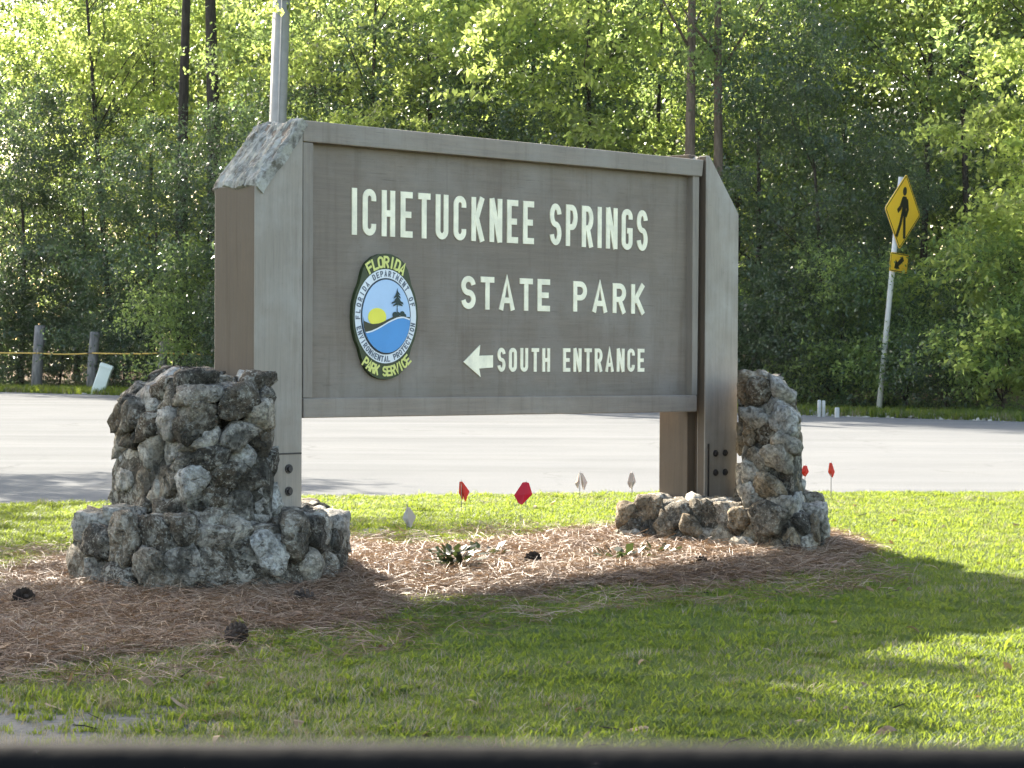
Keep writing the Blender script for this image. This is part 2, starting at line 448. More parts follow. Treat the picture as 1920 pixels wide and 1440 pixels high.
def sm(a, b, x):
    t = np.clip((x - a) / (b - a), 0, 1); return t * t * (3 - 2 * t)
def signed(P, poly):
    d = poly_dist(P, poly); return np.where(seg_poly_inside(P, poly), d, -d)
def vnoise(P, s, seed=0.0):
    return np.array([mnoise.noise((x * s + seed, y * s - seed, seed * .7)) for x, y in P])
pierc = np.array([[-1.45, 11.6], [1.35, 13.6]])
def ground_z(P, fine=True):
    P = np.asarray(P, float)
    r = signed(P, road_poly)
    z = -.07 * sm(-.12, .06, r)
    b = signed(P, bed)
    z = z + .02 * sm(-.05, .35, b)
    for c in pierc:
        z = z + .015 * np.exp(-((P[:, 0] - c[0]) ** 2 + (P[:, 1] - c[1]) ** 2) / .9)
    off = sm(1.0, 6.0, -r) * (P[:, 1] > far_y(P[:, 0]))
    z = z + off * .25
    if fine: z = z + .012 * vnoise(P, 1.4, 3.0) * (r < 0)
    return z
def axis(lo, a, b, hi, step, n):
    l = a - np.geomspace(step, a - lo, n)[::-1]; h = b + np.geomspace(step, hi - b, n)
    return np.concatenate([l, np.arange(a, b, step), [b], h])
gx = axis(-420, -7.5, 7.5, 420, .12, 34); 
gy = np.concatenate([axis(-120, 3.5, 20.5, 22, .12, 24)[:-24], np.arange(20.7, 62, .6), 62 + np.geomspace(1, 500, 26)])
GX, GY = np.meshgrid(gx, gy)
GP = np.stack([GX.ravel(), GY.ravel()], 1)
nearm = (np.abs(GP[:, 0]) < 9) & (GP[:, 1] > 2) & (GP[:, 1] < 24)
gz = ground_z(GP, False)
gz[nearm] += .012 * vnoise(GP[nearm], 1.4, 3.0) * (signed(GP[nearm], road_poly) < 0)
nxg, nyg = len(gx), len(gy)
idx = np.arange(nxg * nyg).reshape(nyg, nxg)
F = np.stack([idx[:-1, :-1].ravel(), idx[:-1, 1:].ravel(), idx[1:, 1:].ravel(), idx[1:, :-1].ravel()], 1)
gme = np_mesh('ground', np.column_stack([GP, gz]), F, M['ground'], True)
bare = np.maximum(sm(-1.0, .8, signed(GP, sand)), .9 * sm(-.12, .1, signed(GP, bare_spot)))
bare = np.maximum(bare, .8 * sm(.55, .05, -signed(GP, road_poly)) * (GP[:, 1] > far_y(GP[:, 0]) - .5))
litter = sm(-.12, .15, signed(GP, bed))
forest_floor = sm(3.0, 7.0, GP[:, 1] - far_y(GP[:, 0]))
for nm, v in (('bare', bare), ('litter', np.maximum(litter, forest_floor))):
    a = gme.attributes.new(nm, 'FLOAT', 'POINT'); a.data.foreach_set('value', v.astype(np.float32))
tag(obj('ground', gme), kind='structure')
# road sheet
rb = bmesh.new()
rv = [rb.verts.new((x, y, -.022)) for x, y in road_poly]
rb.faces.new(rv); bmesh.ops.triangulate(rb, faces=rb.faces)
bmesh.ops.recalc_face_normals(rb, faces=rb.faces)
rme = bpy.data.meshes.new('road'); rb.to_mesh(rme); rb.free(); rme.materials.append(M['road'])
tag(obj('road', rme), kind='structure')

# ------------------------------------------------------------------ lettering: a stroke alphabet
def arc(cx, cy, rx, ry, a0, a1, n=9):
    return [(cx + rx * math.cos(R(a0 + (a1 - a0) * i / n)), cy + ry * math.sin(R(a0 + (a1 - a0) * i / n))) for i in range(n + 1)]
def glyph(ch, w, h, s):
    """list of (points, closed): centre lines of the strokes of one letter, box w x h, stroke width s"""
    a, b, c, d = s / 2, w - s / 2, s / 2, h - s / 2
    e, f = 0.0, h                                       # stems run to the box's edge
    mx, m = (a + b) / 2, h * .5
    rx = (b - a) / 2; ry = min(rx * 1.05, (d - c) * .34)
    L = lambda *p: (list(p), False)
    if ch == 'I': return [L((a, e), (a, f))]
    if ch == 'L': return [L((a, f), (a, c), (w, c))]
    if ch == 'H': return [L((a, e), (a, f)), L((b, e), (b, f)), L((a, m), (b, m))]
    if ch == 'E': return [L((w, d), (a, d), (a, c), (w, c)), L((a, m), (w * .88, m))]
    if ch == 'F': return [L((w, d), (a, d), (a, e)), L((a, m), (w * .85, m))]
    if ch == 'T': return [L((mx, e), (mx, d)), L((0, d), (w, d))]
    if ch == 'U': return [(([(a, f)] + arc(mx, c + ry, rx, ry, 180, 360, 12) + [(b, f)]), False)]
    if ch == 'C': return [(([(b, d - ry - .06 * h)] + arc(mx, d - ry, rx, ry, 0, 180, 12) + arc(mx, c + ry, rx, ry, 180, 360, 12) + [(b, c + ry + .06 * h)]), False)]
    if ch == 'G': return [(([(b, d - ry - .05 * h)] + arc(mx, d - ry, rx, ry, 0, 180, 12) + arc(mx, c + ry, rx, ry, 180, 360, 12) + [(b, m - .03 * h), (mx, m - .03 * h)]), False)]
    if ch == 'O': return [((arc(mx, d - ry, rx, ry, 0, 180, 12) + arc(mx, c + ry, rx, ry, 180, 360, 12)), True)]
    if ch == 'S':
        q1 = (d - m) / 2; q2 = (m - c) / 2
        return [((arc(mx, m + q1, rx, q1, 8, 180, 12) + arc(mx, m + q1, rx, q1, 180, 262, 6)[1:] + arc(mx, m - q2, rx, q2, 82, 0, 6) + arc(mx, m - q2, rx, q2, 0, -172, 12)[1:]), False)]
    if ch in 'PR':
        q = (d - m * .92) / 2; r2 = min(rx, q) ; y1 = d - 2 * q
        o = [L((a, e), (a, f)), (([(a, d), (b - r2, d)] + arc(b - r2, d - q, r2, q, 90, -90, 10) + [(a, y1)]), False)]
        if ch == 'R': o.append(L((mx, y1), (b, e)))
        return o
    if ch == 'D': return [(([(a, e), (a, d)] + [(b - rx, d)] + arc(b - rx, d - ry, rx, ry, 90, 0, 6) + arc(b - rx, c + ry, rx, ry, 0, -90, 6) + [(a, c)]), False)]
    if ch == 'K': return [L((a, e), (a, f)), L((b, f), (a + s * .3, h * .40)), L((a + (b - a) * .28, h * .56), (b, e))]
    if ch == 'N': return [L((a, e), (a, f)), L((a, f), (b, e)), L((b, e), (b, f))]
    if ch == 'A': return [L((a * .9, e), (mx, f - s * .2), (w - a * .9, e)), L((a + (b - a) * .16, h * .30), (b - (b - a) * .16, h * .30))]
    if ch == 'V': return [L((a * .9, f), (mx, s * .2), (w - a * .9, f))]
    if ch == 'M': return [L((a, e), (a, f), (mx, h * .25), (b, f), (b, e))]
    return []
def ribbon(pts, closed, s):
    """outline strip: left and right offsets of a centre line"""
    P = [Vector((x, y)) for x, y in pts]
    Q = [P[0]]
    for p in P[1:]:
        if (p - Q[-1]).length > 1e-6: Q.append(p)
    if closed and (Q[0] - Q[-1]).length < 1e-6: Q.pop()
    n = len(Q); Lf, Rt = [], []
    for i in range(n):
        p0 = Q[i - 1] if (i > 0 or closed) else None
        p1 = Q[(i + 1) % n] if (i < n - 1 or closed) else None
        d0 = (Q[i] - p0).normalized() if p0 is not None else None
        d1 = (p1 - Q[i]).normalized() if p1 is not None else None
        if d0 is None: d0 = d1
        if d1 is None: d1 = d0
        n0 = Vector((-d0.y, d0.x)); n1 = Vector((-d1.y, d1.x))
        mm = (n0 + n1)
        mm = mm.normalized() if mm.length > 1e-4 else n0
        k = s / 2 / max(mm.dot(n0), .66)
        Lf.append(Q[i] + mm * k); Rt.append(Q[i] - mm * k)
    return Lf, Rt
def strokes_to_mb(mb, strokes, s, place, proud, base, step=.0007):
    """place(x, y) -> (u, z); strokes become thin raised boxes from depth base to proud (smaller = nearer the viewer)"""
    for si, (pts, closed) in enumerate(strokes):
        Lf, Rt = ribbon(pts, closed, s); n = len(Lf)
        dp = proud - si * step
        fl = [place(p.x, p.y) for p in Lf]; fr = [place(p.x, p.y) for p in Rt]
        V = [(u, dp, z) for u, z in fl] + [(u, dp, z) for u, z in fr] + [(u, base, z) for u, z in fl] + [(u, base, z) for u, z in fr]
        Fc = []
        rng = range(n if closed else n - 1)
        for i in rng:
            j = (i + 1) % n
            Fc += [(i, n + i, n + j, j), (i, j, 2 * n + j, 2 * n + i), (n + j, n + i, 3 * n + i, 3 * n + j)]
        if not closed:
            Fc += [(0, 2 * n, 3 * n, n), (n - 1, 2 * n - 1, 4 * n - 1, 3 * n - 1)]
        mb.add(V, Fc)

# ------------------------------------------------------------------ park sign
sign = thing('park_sign', 'large brown wooden park entrance sign with cream lettering between two stone piers', 'sign', O, SIGN_RZ)
def fr(q, d): return [(u, d, z) for u, z in q]
# posts: front outline in the sign plane
ul0, _ = sp(478, 500); zch, ztop = sp(478, 345)[1], sp(559, 223)[1]
uch = sp(559, 223)[0]
DEPTH_P = .31
def post_mesh(outline, d0, d1, mat_front, mat_side, name, parent):
    n = len(outline)
    V = [(u, d0, z) for u, z in outline] + [(u, d1, z) for u, z in outline]
    F_ = [tuple(range(n)), tuple(reversed(range(n, 2 * n)))] + [(i, i + n, (i + 1) % n + n, (i + 1) % n) for i in range(n)]
    me = mesh(name, V, F_, mat_front)
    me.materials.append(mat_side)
    bm = bmesh.new(); bm.from_mesh(me)
    bmesh.ops.recalc_face_normals(bm, faces=bm.faces)
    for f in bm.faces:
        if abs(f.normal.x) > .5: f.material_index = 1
    bmesh.ops.bevel(bm, geom=list(bm.edges), offset=.006, segments=2, affect='EDGES', profile=.6)
    bm.to_mesh(me); bm.free()
    return obj(name, me, parent)
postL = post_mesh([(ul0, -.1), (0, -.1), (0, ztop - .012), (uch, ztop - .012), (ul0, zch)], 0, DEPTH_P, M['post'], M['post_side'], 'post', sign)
ur0, zrt = sp(1320, 292); ur1 = sp(1379, 600)[0]; zrc = sp(1381, 402)[1]
ur_top = sp(1326, 292)[0]
postR = post_mesh([(ur0, -.1), (ur1, -.1), (ur1, zrc), (ur_top, zrt), (ur0, zrt)], -.02, .04, M['post'], M['post_side'], 'post', sign)
mb = MB()
mb.box(ur0 + .03, ur1 - .004, .04, .085, -.1, zrc - .02)
mb.box(ur0 - .03, ur1 - .004, .085, .30, -.1, zrc - .02)
mb.hexa([(ur0 - .03, .09, zrc - .02), (ur1 - .004, .09, zrc - .02), (ur_top + .01, .09, zrt + .01), (ur0 - .03, .09, zrt + .01)],
        [(ur0 - .03, .30, zrc - .02), (ur1 - .004, .30, zrc - .02), (ur_top + .01, .30, zrt + .01), (ur0 - .03, .30, zrt + .01)])
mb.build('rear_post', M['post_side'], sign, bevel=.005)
# chamfer caps: rough weathered end grain
def cap(u0, z0, u1, z1, d0, d1, seed, th=.028):
    n, k = 22, 22; V = []; F_ = []
    un = Vector((u1 - u0, 0, z1 - z0)).normalized(); nn = Vector((-un.z, 0, un.x))
    if nn.z < 0: nn = -nn
    for i in range(n + 1):
        for j in range(k + 1):
            s, t = i / n, j / k
            p = Vector((u0 + (u1 - u0) * s, d0 + (d1 - d0) * t, z0 + (z1 - z0) * s))
            edge = min(s, 1 - s, t, 1 - t)
            h = mnoise.fractal(Vector((p.x * 7 + seed, p.y * 26, p.z * 7)), .6, 2.0, 5) * .010
            h += -abs(mnoise.noise(Vector((p.x * 9 + seed, p.y * 16, p.z * 9)))) ** .5 * .016
            h += abs(mnoise.noise(Vector((p.x * 4 + seed, p.y * 6, p.z * 4)))) * .016
            p += nn * (th * .35 + h + (0 if edge > .02 else -.012))
            if edge < .02:
                p += Vector((0, 0, 0)) + un * mnoise.noise(p * 9) * .02
            V.append(p)
    for i in range(n):
        for j in range(k):
            a = i * (k + 1) + j
            F_.append((a, a + 1, a + k + 2, a + k + 1))
    b0 = len(V)
    ring = [i * (k + 1) for i in range(n + 1)] + [n * (k + 1) + j for j in range(1, k + 1)] + [i * (k + 1) + k for i in range(n - 1, -1, -1)] + [j for j in range(k - 1, 0, -1)]
    for r_ in ring: V.append(Vector(V[r_]) - nn * (th + .02))
    m_ = len(ring)
    for i in range(m_):
        F_.append((ring[i], ring[(i + 1) % m_], b0 + (i + 1) % m_, b0 + i))
    F_.append(tuple(range(b0, b0 + m_)))
    me = mesh('post_cap', V, F_, M['cap'])
    bm = bmesh.new(); bm.from_mesh(me); bmesh.ops.recalc_face_normals(bm, faces=bm.faces); bm.to_mesh(me); bm.free()
    return obj('post_cap', me, sign)
cap(ul0 - .004, zch, uch + .012, ztop, -.012, DEPTH_P + .02, 1.3)
cap(ur1 + .002, zrc - .03, ur_top - .004, zrt + .004, .045, .30, 5.1, .02)
# rails
def rail(name, TL, TR, BR, BL, d0, d1, mat, bev=.006):
    q = [sp(*BL, d0), sp(*BR, d0), sp(*TR, d0), sp(*TL, d0)]
    b = MB(); b.hexa(fr(q, d0), fr(q, d1))
    return b.build(name, mat, sign, bevel=bev)
rail('top_rail', (569, 225), (1320, 300), (1317, 331), (569, 265), -.004, .13, M['rail'])
rail('bottom_rail', (569.5, 747), (1307, 741), (1307, 772), (569.5, 784), -.004, .13, M['rail'])
q = [sp(569, 746), sp(586, 746), sp(588, 268), sp(569, 266)]
b = MB(); b.hexa(fr(q, .001), fr(q, .12)); b.build('stile', M['stile'], sign, bevel=.004)
q = [sp(1299, 741), sp(1309, 741), sp(1313, 330), sp(1301, 329)]
b = MB(); b.hexa(fr(q, .006), fr(q, .12)); b.build('stile', M['stile'], sign, bevel=.004)
PD = .052                                                        # the panel's face lies this far behind the frame's
zt0, zb0 = sp(575, 262)[1] + .02, sp(575, 750)[1] - .01
zt1, zb1 = sp(1310, 326)[1] + .02, sp(1300, 745)[1] - .01
panel_me = MB()
uL, uR = .012, sp(1306, 500)[0]
panel_me.hexa([(uL, PD, zb0), (uR, PD, zb1), (uR, PD, zt1), (uL, PD, zt0)], [(uL, PD + .04, zb0), (uR, PD + .04, zb1), (uR, PD + .04, zt1), (uL, PD + .04, zt0)])
panel = panel_me.build('panel', M['panel'], sign)

def word(txt, tl, tr, bl, br, s, gap=.30, wide=None):
    """one raised letter object per character; corner pixels of the word"""
    A, B, C, D = sp(*bl, PD), sp(*br, PD), sp(*tl, PD), sp(*tr, PD)
    hL, hR = C[1] - A[1], D[1] - B[1]
    Wd = B[0] - A[0]
    rel = {'I': 0.0, 'A': 1.12, 'N': 1.02, 'K': 1.06, 'M': 1.2, 'L': .9, 'E': .92, 'F': .9, 'T': .95}
    ws = [rel.get(c, 1.0) for c in txt]
    nI = txt.count('I')
    unit = (Wd - nI * s) / (sum(ws) + gap * (len(txt) - 1))
    x = 0.0
    for c, w0 in zip(txt, ws):
        w = s if c == 'I' else w0 * unit
        t = (x + w / 2) / Wd; h = hL + (hR - hL) * t
        g = MB(); x0 = x
        strokes_to_mb(g, glyph(c, w, h, s), s, lambda px_, py_: (A[0] + x0 + px_, A[1] + (B[1] - A[1]) * ((x0 + px_) / Wd) + py_), PD - .005, PD + .001)
        g.build('letter', M['letter'], panel)
        x += w + gap * unit
word('ICHETUCKNEE', (660, 352), (1000, 378), (659, 440), (1000, 458), .032, .44)
word('SPRINGS', (1031, 381), (1214, 395), (1030, 459), (1213, 471), .031, .42)
word('STATE', (866, 517), (1031, 524), (864, 579), (1030, 584), .030, .38)
word('PARK', (1075, 527), (1209, 534), (1074, 584), (1208, 589), .0295, .43)
word('SOUTH', (932, 652), (1030, 653), (932, 697), (1030, 697), .0205, .48)
word('ENTRANCE', (1055, 653), (1207, 654), (1055, 697), (1207, 697), .0205, .44)
ar = [sp(x, y, PD) for x, y in [(868, 679), (900, 707), (897, 691), (923, 689), (923, 666), (897, 667), (899, 647)]]
b = MB(); n = len(ar)
b.add([(u, PD - .006, z) for u, z in ar] + [(u, PD + .001, z) for u, z in ar],
      [(0, 1, 2), (0, 2, 5), (0, 5, 6), (2, 3, 4, 5)] + [(i, (i + 1) % n, (i + 1) % n + n, i + n) for i in range(n)])
b.build('arrow', M['letter'], panel)

# round emblem
cu, cz = sp(717.5, 593, PD)
Rx = (sp(776, 593, PD)[0] - sp(659.6, 593, PD)[0]) / 2
Rz = (sp(717.5, 503.5, PD)[1] - sp(717.5, 682.7, PD)[1]) / 2
def nplace(x, z): return (cu + x * Rx, cz + z * Rz)
def plate(name, pts, d0, d1, mat, parent):
    b = MB(); n = len(pts); q = [nplace(*p) for p in pts]
    b.add([(u, d0, z) for u, z in q] + [(u, d1, z) for u, z in q] , [tuple(range(n))] + [(i, (i + 1) % n, (i + 1) % n + n, i + n) for i in range(n)])
    return b.build(name, mat, parent)
half = [(0, 1.31), (.2, 1.295), (.42, 1.23), (.60, 1.12), (.72, .98), (.77, .86), (.84, .66), (.95, .48), (1.03, .25), (1.05, 0), (1.03, -.25), (.95, -.48), (.84, -.66), (.77, -.84), (.70, -.98), (.58, -1.13), (.42, -1.24), (.2, -1.305), (0, -1.32)]
outline = half + [(-x, z) for x, z in reversed(half[1:-1])]
SD = PD - .022
seal = plate('seal', outline, SD, PD + .001, M['seal_green'], sign)
def ell(k, n=56, kz=None): return [(k * math.cos(2 * math.pi * i / n), (kz or k) * math.sin(2 * math.pi * i / n)) for i in range(n)]
plate('ring', ell(.985), SD - .002, SD + .001, M['seal_white'], seal)
plate('ring_line', ell(.80), SD - .004, SD - .001, M['seal_line'], seal)
plate('painted_sky', ell(.765), SD - .006, SD - .003, M['seal_sky'], seal)
EK = .765
def ee(x): return EK * math.sqrt(max(0, 1 - (x / EK) ** 2))
def curve(pts):
    xs, zs = zip(*pts); return lambda x: float(np.interp(x, xs, zs))
hill = curve([(-.8, -.08), (-.6, -.14), (-.45, -.165), (-.25, -.15), (-.1, -.11), (.036, -.06), (.21, -.01), (.4, .01), (.6, .0), (.8, -.02)])
wave = curve([(-.8, -.37), (-.68, -.35), (-.5, -.32), (-.32, -.267), (-.14, -.2), (.036, -.128), (.2, -.075), (.32, -.04), (.45, -.022), (.54, -.022), (.66, -.045), (.8, -.09)])
def strip(name, top, bot, d, mat, n=40):
    b = MB(); V = []; F_ = []
    for i in range(n + 1):
        x = -EK + 2 * EK * i / n; e_ = ee(x)
        zt, zb = min(max(top(x), -e_), e_), min(max(bot(x), -e_), e_)
        u0, a0 = nplace(x, zb); u1, a1 = nplace(x, zt)
        V += [(u0, d, a0), (u1, d, a1)]
    for i in range(n): F_.append((2 * i, 2 * i + 2, 2 * i + 3, 2 * i + 1))
    b.add(V, F_); return b.build(name, mat, seal)
plate('painted_sun', [(-.30 + .29 * math.cos(t * math.pi / 18), -.02 + .19 * math.sin(t * math.pi / 18)) for t in range(36)], SD - .008, SD - .005, M['seal_sun'], seal)
strip('painted_hill', hill, wave, SD - .010, M['seal_hill'])
strip('painted_water', wave, lambda x: -1, SD - .011, M['seal_water'])
strip('wave_crest', lambda x: wave(x) + .018, lambda x: wave(x) - .014, SD - .012, M['seal_white'])
b = MB()
pine = MB()
def npoly(mb_, pts, d): mb_.add([(nplace(*p)[0], d, nplace(*p)[1]) for p in pts], [tuple(range(len(pts)))])
dt = SD - .0085
npoly(pine, [(.325, .0), (.355, .0), (.345, .56), (.335, .56)], dt)
rr = random.Random(4)
for k, (zc, wd) in enumerate([(.55, .04), (.49, .09), (.43, .12), (.37, .13), (.31, .19), (.26, .17)]):
    for sgn in (-1, 1):
        x1 = .34 + sgn * wd * rr.uniform(.75, 1.1)
        npoly(pine, [(.34, zc - .012), (x1, zc - .055 + rr.uniform(-.01, .01)), (x1 - sgn * .02, zc - .015), (.34, zc + .05)], dt - .0002 * (k * 2 + (sgn > 0) + 1))
for k, (bx, bz, br) in enumerate([(.27, .03, .09), (.36, .045, .07), (.50, .05, .085), (.58, .02, .05)]):
    npoly(pine, [(bx + br * math.cos(t * math.pi / 6), bz + br * .75 * math.sin(t * math.pi / 6)) for t in range(12)], dt - .0004 - .0003 * k)
pine.build('painted_trees', M['seal_tree'], seal)
def ring_text(txt, rk, hgt, s, a0, a1, mat, name, top=True, wk=.62, d=None):
    mb_ = MB(); n = len(txt)
    mean = (Rx + Rz) / 2
    for i, ch in enumerate(txt):
        if ch == ' ': continue
        a = R(a0 + (a1 - a0) * (i + .5) / n)
        P0 = Vector((Rx * rk * math.cos(a), Rz * rk * math.sin(a)))
        T = Vector((-Rx * math.sin(a), Rz * math.cos(a))).normalized()
        if top: T = -T
        Nn = Vector((-T.y, T.x))
        w = s if ch == 'I' else hgt * wk
        strokes_to_mb(mb_, glyph(ch, w, hgt, s), s, lambda x, y: (cu + P0.x + T.x * (x - w / 2) + Nn.x * (y - hgt / 2), cz + P0.y + T.y * (x - w / 2) + Nn.y * (y - hgt / 2)), d, d + .002, .0002)
    return tag(mb_.build(name, mat, seal), kind='stuff')
ring_text('FLORIDA DEPARTMENT OF', .893, .030, .0055, 186, 12, M['seal_grey'], 'ring_lettering', True, .6, SD - .0035)
ring_text('ENVIRONMENTAL PROTECTION', .893, .030, .0055, 193, 352, M['seal_grey'], 'ring_lettering', False, .6, SD - .0035)
ring_text('FLORIDA', 1.135, .060, .0115, 122, 57, M['seal_yellow'], 'florida_lettering', True, .66, SD - .003)
ring_text('PARK SERVICE', 1.15, .052, .0098, 233, 311, M['seal_yellow'], 'park_service_lettering', False, .62, SD - .003)
# bolts and splice plate lines
def bolt(u, z, d, r=.013):
    b = MB(); b.tube([(u, d + .004, z), (u, d - .006, z)], [r * 1.5, r * 1.5], 12); b.tube([(u, d - .006, z), (u, d - .016, z)], [r, r * .9], 6)
    b.build('bolt', M['bolt'], sign)
for x, y in ((1341, 850), (1359, 849), (1341, 886), (1359, 885)): bolt(*sp(x, y, -.02), -.02)
for x, y in ((541, 879), (541, 921)): bolt(*sp(x, y), 0, .015)
a = sp(480, 853); c = sp(567, 852)
b = MB(); b.box(ul0 + .004, -.004, -.0022, .004, a[1] - .004, a[1] + .004); b.build('splice_joint', M['bolt'], sign)
u0, z0 = sp(1328, 832, -.02); u1, z1 = sp(1329, 916, -.02)
b = MB(); b.box(u0 - .006, u0 + .006, -.024, -.015, z1 - .05, z0); b.build('groove', M['bolt'], sign)

# ------------------------------------------------------------------ stone piers: fitted rubble, one object per stone
bmi = bmesh.new(); bmesh.ops.create_icosphere(bmi, subdivisions=4, radius=1)
ICO4 = np.array([v.co[:] for v in bmi.verts]); ICO4F = np.array([[v.index for v in f.verts] for f in bmi.faces]); bmi.free()
bmi = bmesh.new(); bmesh.ops.create_icosphere(bmi, subdivisions=3, radius=1)
ICO3 = np.array([v.co[:] for v in bmi.verts]); ICO3F = np.array([[v.index for v in f.verts] for f in bmi.faces]); bmi.free()

def block_planes(poly, z0, z1, lean=0.06, extra=()):
    """outward planes (n, c): n.x <= c"""
    pl = []; n = len(poly)
    ctr = np.mean(np.array(poly), 0)
    for i in range(n):
        a = np.array(poly[i]); b_ = np.array(poly[(i + 1) % n]); e = b_ - a
        nn = np.array([e[1], -e[0]]) / np.hypot(*e)
        if nn @ (ctr - a) > 0: nn = -nn
        N = np.array([nn[0], nn[1], lean]); N /= np.linalg.norm(N)
        pl.append((N, N @ np.array([a[0], a[1], 0.0])))
    pl.append((np.array([0, 0, 1.0]), z1))
    for N, P in extra:
        N = np.array(N, float); N /= np.linalg.norm(N); pl.append((N, N @ np.array(P)))
    return pl, (np.array([0, 0, -1.0]), -z0)
def pier_block(root, poly, z0, z1, seed, dmin, dmax, mats, lean=.06, extra=(), rough=1.0, flat=1.0, bed_n=(0, 0, 1)):
    rg = np.random.default_rng(seed)
    pl, bot = block_planes(poly, z0, z1, lean, extra)
    A = np.array([p[0] for p in pl]); C = np.array([p[1] for p in pl])
    lo = np.append(np.min(poly, 0), z0); hi = np.append(np.max(poly, 0), z1)
    S = []; Dm = []
    bn = np.array(bed_n, float); bn /= np.linalg.norm(bn); TM = np.eye(3) + (flat - 1) * np.outer(bn, bn); TT = TM @ TM
    for _ in range(9000):
        p = lo + (hi - lo) * rg.random(3)
        if (A @ p > C - .045).any(): continue
        dm = dmin + (dmax - dmin) * rg.random() ** 1.3
        if S:
            dd = np.linalg.norm((np.array(S) - p) @ TM, axis=1)
            if (dd < np.minimum(np.array(Dm), dm) * .5 + dm * .5).any(): continue
        S.append(p); Dm.append(dm)
    S = np.array(S)
    out = []
    for i, p in enumerate(S):
        slack = C - A @ p
        if slack.min() > dmax * 1.5: continue
        nrm, dist = [], []
        for N, c in zip(A, C - A @ p):
            nrm.append(N); dist.append(c + rg.uniform(-.04, .055) * rough)
        nrm.append(bot[0]); dist.append(max(bot[1] - bot[0] @ p, .03))
        for j, q_ in enumerate(S):
            if j == i: continue
            e = (q_ - p); L = np.linalg.norm(e)
            if L > .7: continue
            w = e @ TT; wl = np.linalg.norm(w); w = w / wl
            nrm.append(w); dist.append((e / 2) @ w - rg.uniform(-.022, -.006))
        nrm = np.array(nrm); dist = np.maximum(np.array(dist), .012)
        big = np.max(dmax) > 0
        D = ICO3; Fc = ICO3F
        pw = rg.uniform(16, 34)
        k = np.maximum(D @ nrm.T, 0) / dist
        if (k.argmax(1) < len(pl)).mean() < .03: continue              # buried: no face of its own on the outside
        r = (k ** pw).sum(1) ** (-1 / pw)
        V = D * r[:, None]
        xn = rg.normal(size=(9, 3)); xn /= np.linalg.norm(xn, axis=1)[:, None]      # broken faces
        xd = (V @ xn.T).max(0) * rg.uniform(.66, .95, 9)
        k = np.maximum(D @ np.vstack([nrm, xn]).T, 0) / np.concatenate([dist, xd])
        r = (k ** 70.0).sum(1) ** (-1 / 70.0)
        V = D * r[:, None]
        off = rg.random(3) * 50
        size = r.mean()
        ax = rg.normal(size=3); ax /= np.linalg.norm(ax); st_ = rg.uniform(0, 2.2)
        W = V + ax * (V @ ax)[:, None] * st_                        # bedding: noise squeezed along one axis
        ns = np.array([mnoise.fractal(Vector(v * 10 + off), .8, 2.1, 5) for v in W])
        rd = np.array([abs(mnoise.noise(Vector(v * 19 + off))) + .5 * abs(mnoise.noise(Vector(v * 43 + off))) for v in W])
        V = V + D * (ns * size * .19 - (rd - .2) * size * .24)[:, None]
        z = rg.random()
        mt = mats[min(int(z * len(mats)), len(mats) - 1)]
        me = np_mesh('stone', V, Fc, mt, False)
        o = obj('stone', me, root, tuple(p - np.array(root.location)))
        out.append(o)
    # mortar body
    b = MB(); n = len(poly); ctr = np.mean(np.array(poly), 0)
    def ins(z, k): return [tuple(ctr + (np.array(q_) - ctr) * k) + (z,) for q_ in poly]
    ztop = z1 - .045
    lvl = [(z0, .96), (z0 + (z1 - z0) * .5, .945), (ztop - .05, .92), (ztop, .86)]
    if extra: lvl = [(z0, .93), (z0 + (z1 - z0) * .4, .92), (z0 + (z1 - z0) * .62, .80), (z1 - .10, .50)]
    V = []; F_ = []
    for z, k in lvl: V += ins(z, k)
    ori = 1
    for l in range(len(lvl) - 1):
        for i in range(n): F_.append((l * n + i, l * n + (i + 1) % n, (l + 1) * n + (i + 1) % n, (l + 1) * n + i))
    F_.append(tuple((len(lvl) - 1) * n + i for i in range(n)))
    b.add([tuple(np.array(v) - np.array(root.location)) for v in V], F_)
    b.build('mortar', M['mortar'], root)
    return len(out)
D_, Mi, Pa = M['stone_dark'], M['stone_mid'], M['stone_pale']
pierL = thing('stone_pier', 'dark lichen covered rubble stone pier wrapped round the left sign post', 'pier', (-1.45, 11.6, 0))
nA = pier_block(pierL, [(-2.09, 11.10), (-1.57, 10.62), (-.935, 10.86), (-.80, 11.50), (-.93, 12.3), (-1.75, 12.2)], -.14, .375, 11, .10, .18, [D_, M['stone_tan'], Mi, D_, Pa, Mi, Pa], .05, flat=1.35, bed_n=(.75, .45, .35))
nB = pier_block(pierL, [(-1.95, 11.45), (-1.47, 10.80), (-1.085, 10.98), (-1.08, 11.15), (-1.30, 11.75), (-1.55, 12.0)], .26, 1.02, 23, .09, .17, [D_, D_, D_, Mi, Mi, Pa, Pa], .03,
                extra=[((-.50, -.12, .68), (-1.92, 11.4, .87))], flat=1.7, bed_n=(-.42, 0, .9))
pierR = thing('stone_pier', 'paler tan and grey rubble stone pier wrapped round the right sign post', 'pier', (1.35, 13.6, 0))
nC = pier_block(pierR, [(.585, 13.66), (1.50, 12.78), (1.72, 13.0), (1.80, 13.5), (1.6, 14.3), (.98, 14.4)], -.14, .295, 37, .10, .20, [M['stone_tan'], Pa, Mi, Pa, M['stone_tan'], D_, Mi], .04, flat=1.4, bed_n=(.8, .3, .25))
nD = pier_block(pierR, [(1.245, 13.13), (1.52, 12.86), (1.60, 13.1), (1.615, 13.55), (1.5, 14.1), (1.36, 14.0)], .24, 1.0, 41, .095, .17, [Pa, Mi, Pa, Pa, M['stone_tan'], Pa, D_], .03, flat=1.45, bed_n=(.55, .2, .8),
                extra=[((.5, -.1, .62), (1.58, 13.2, .86))])
print('stones', nA, nB, nC, nD)

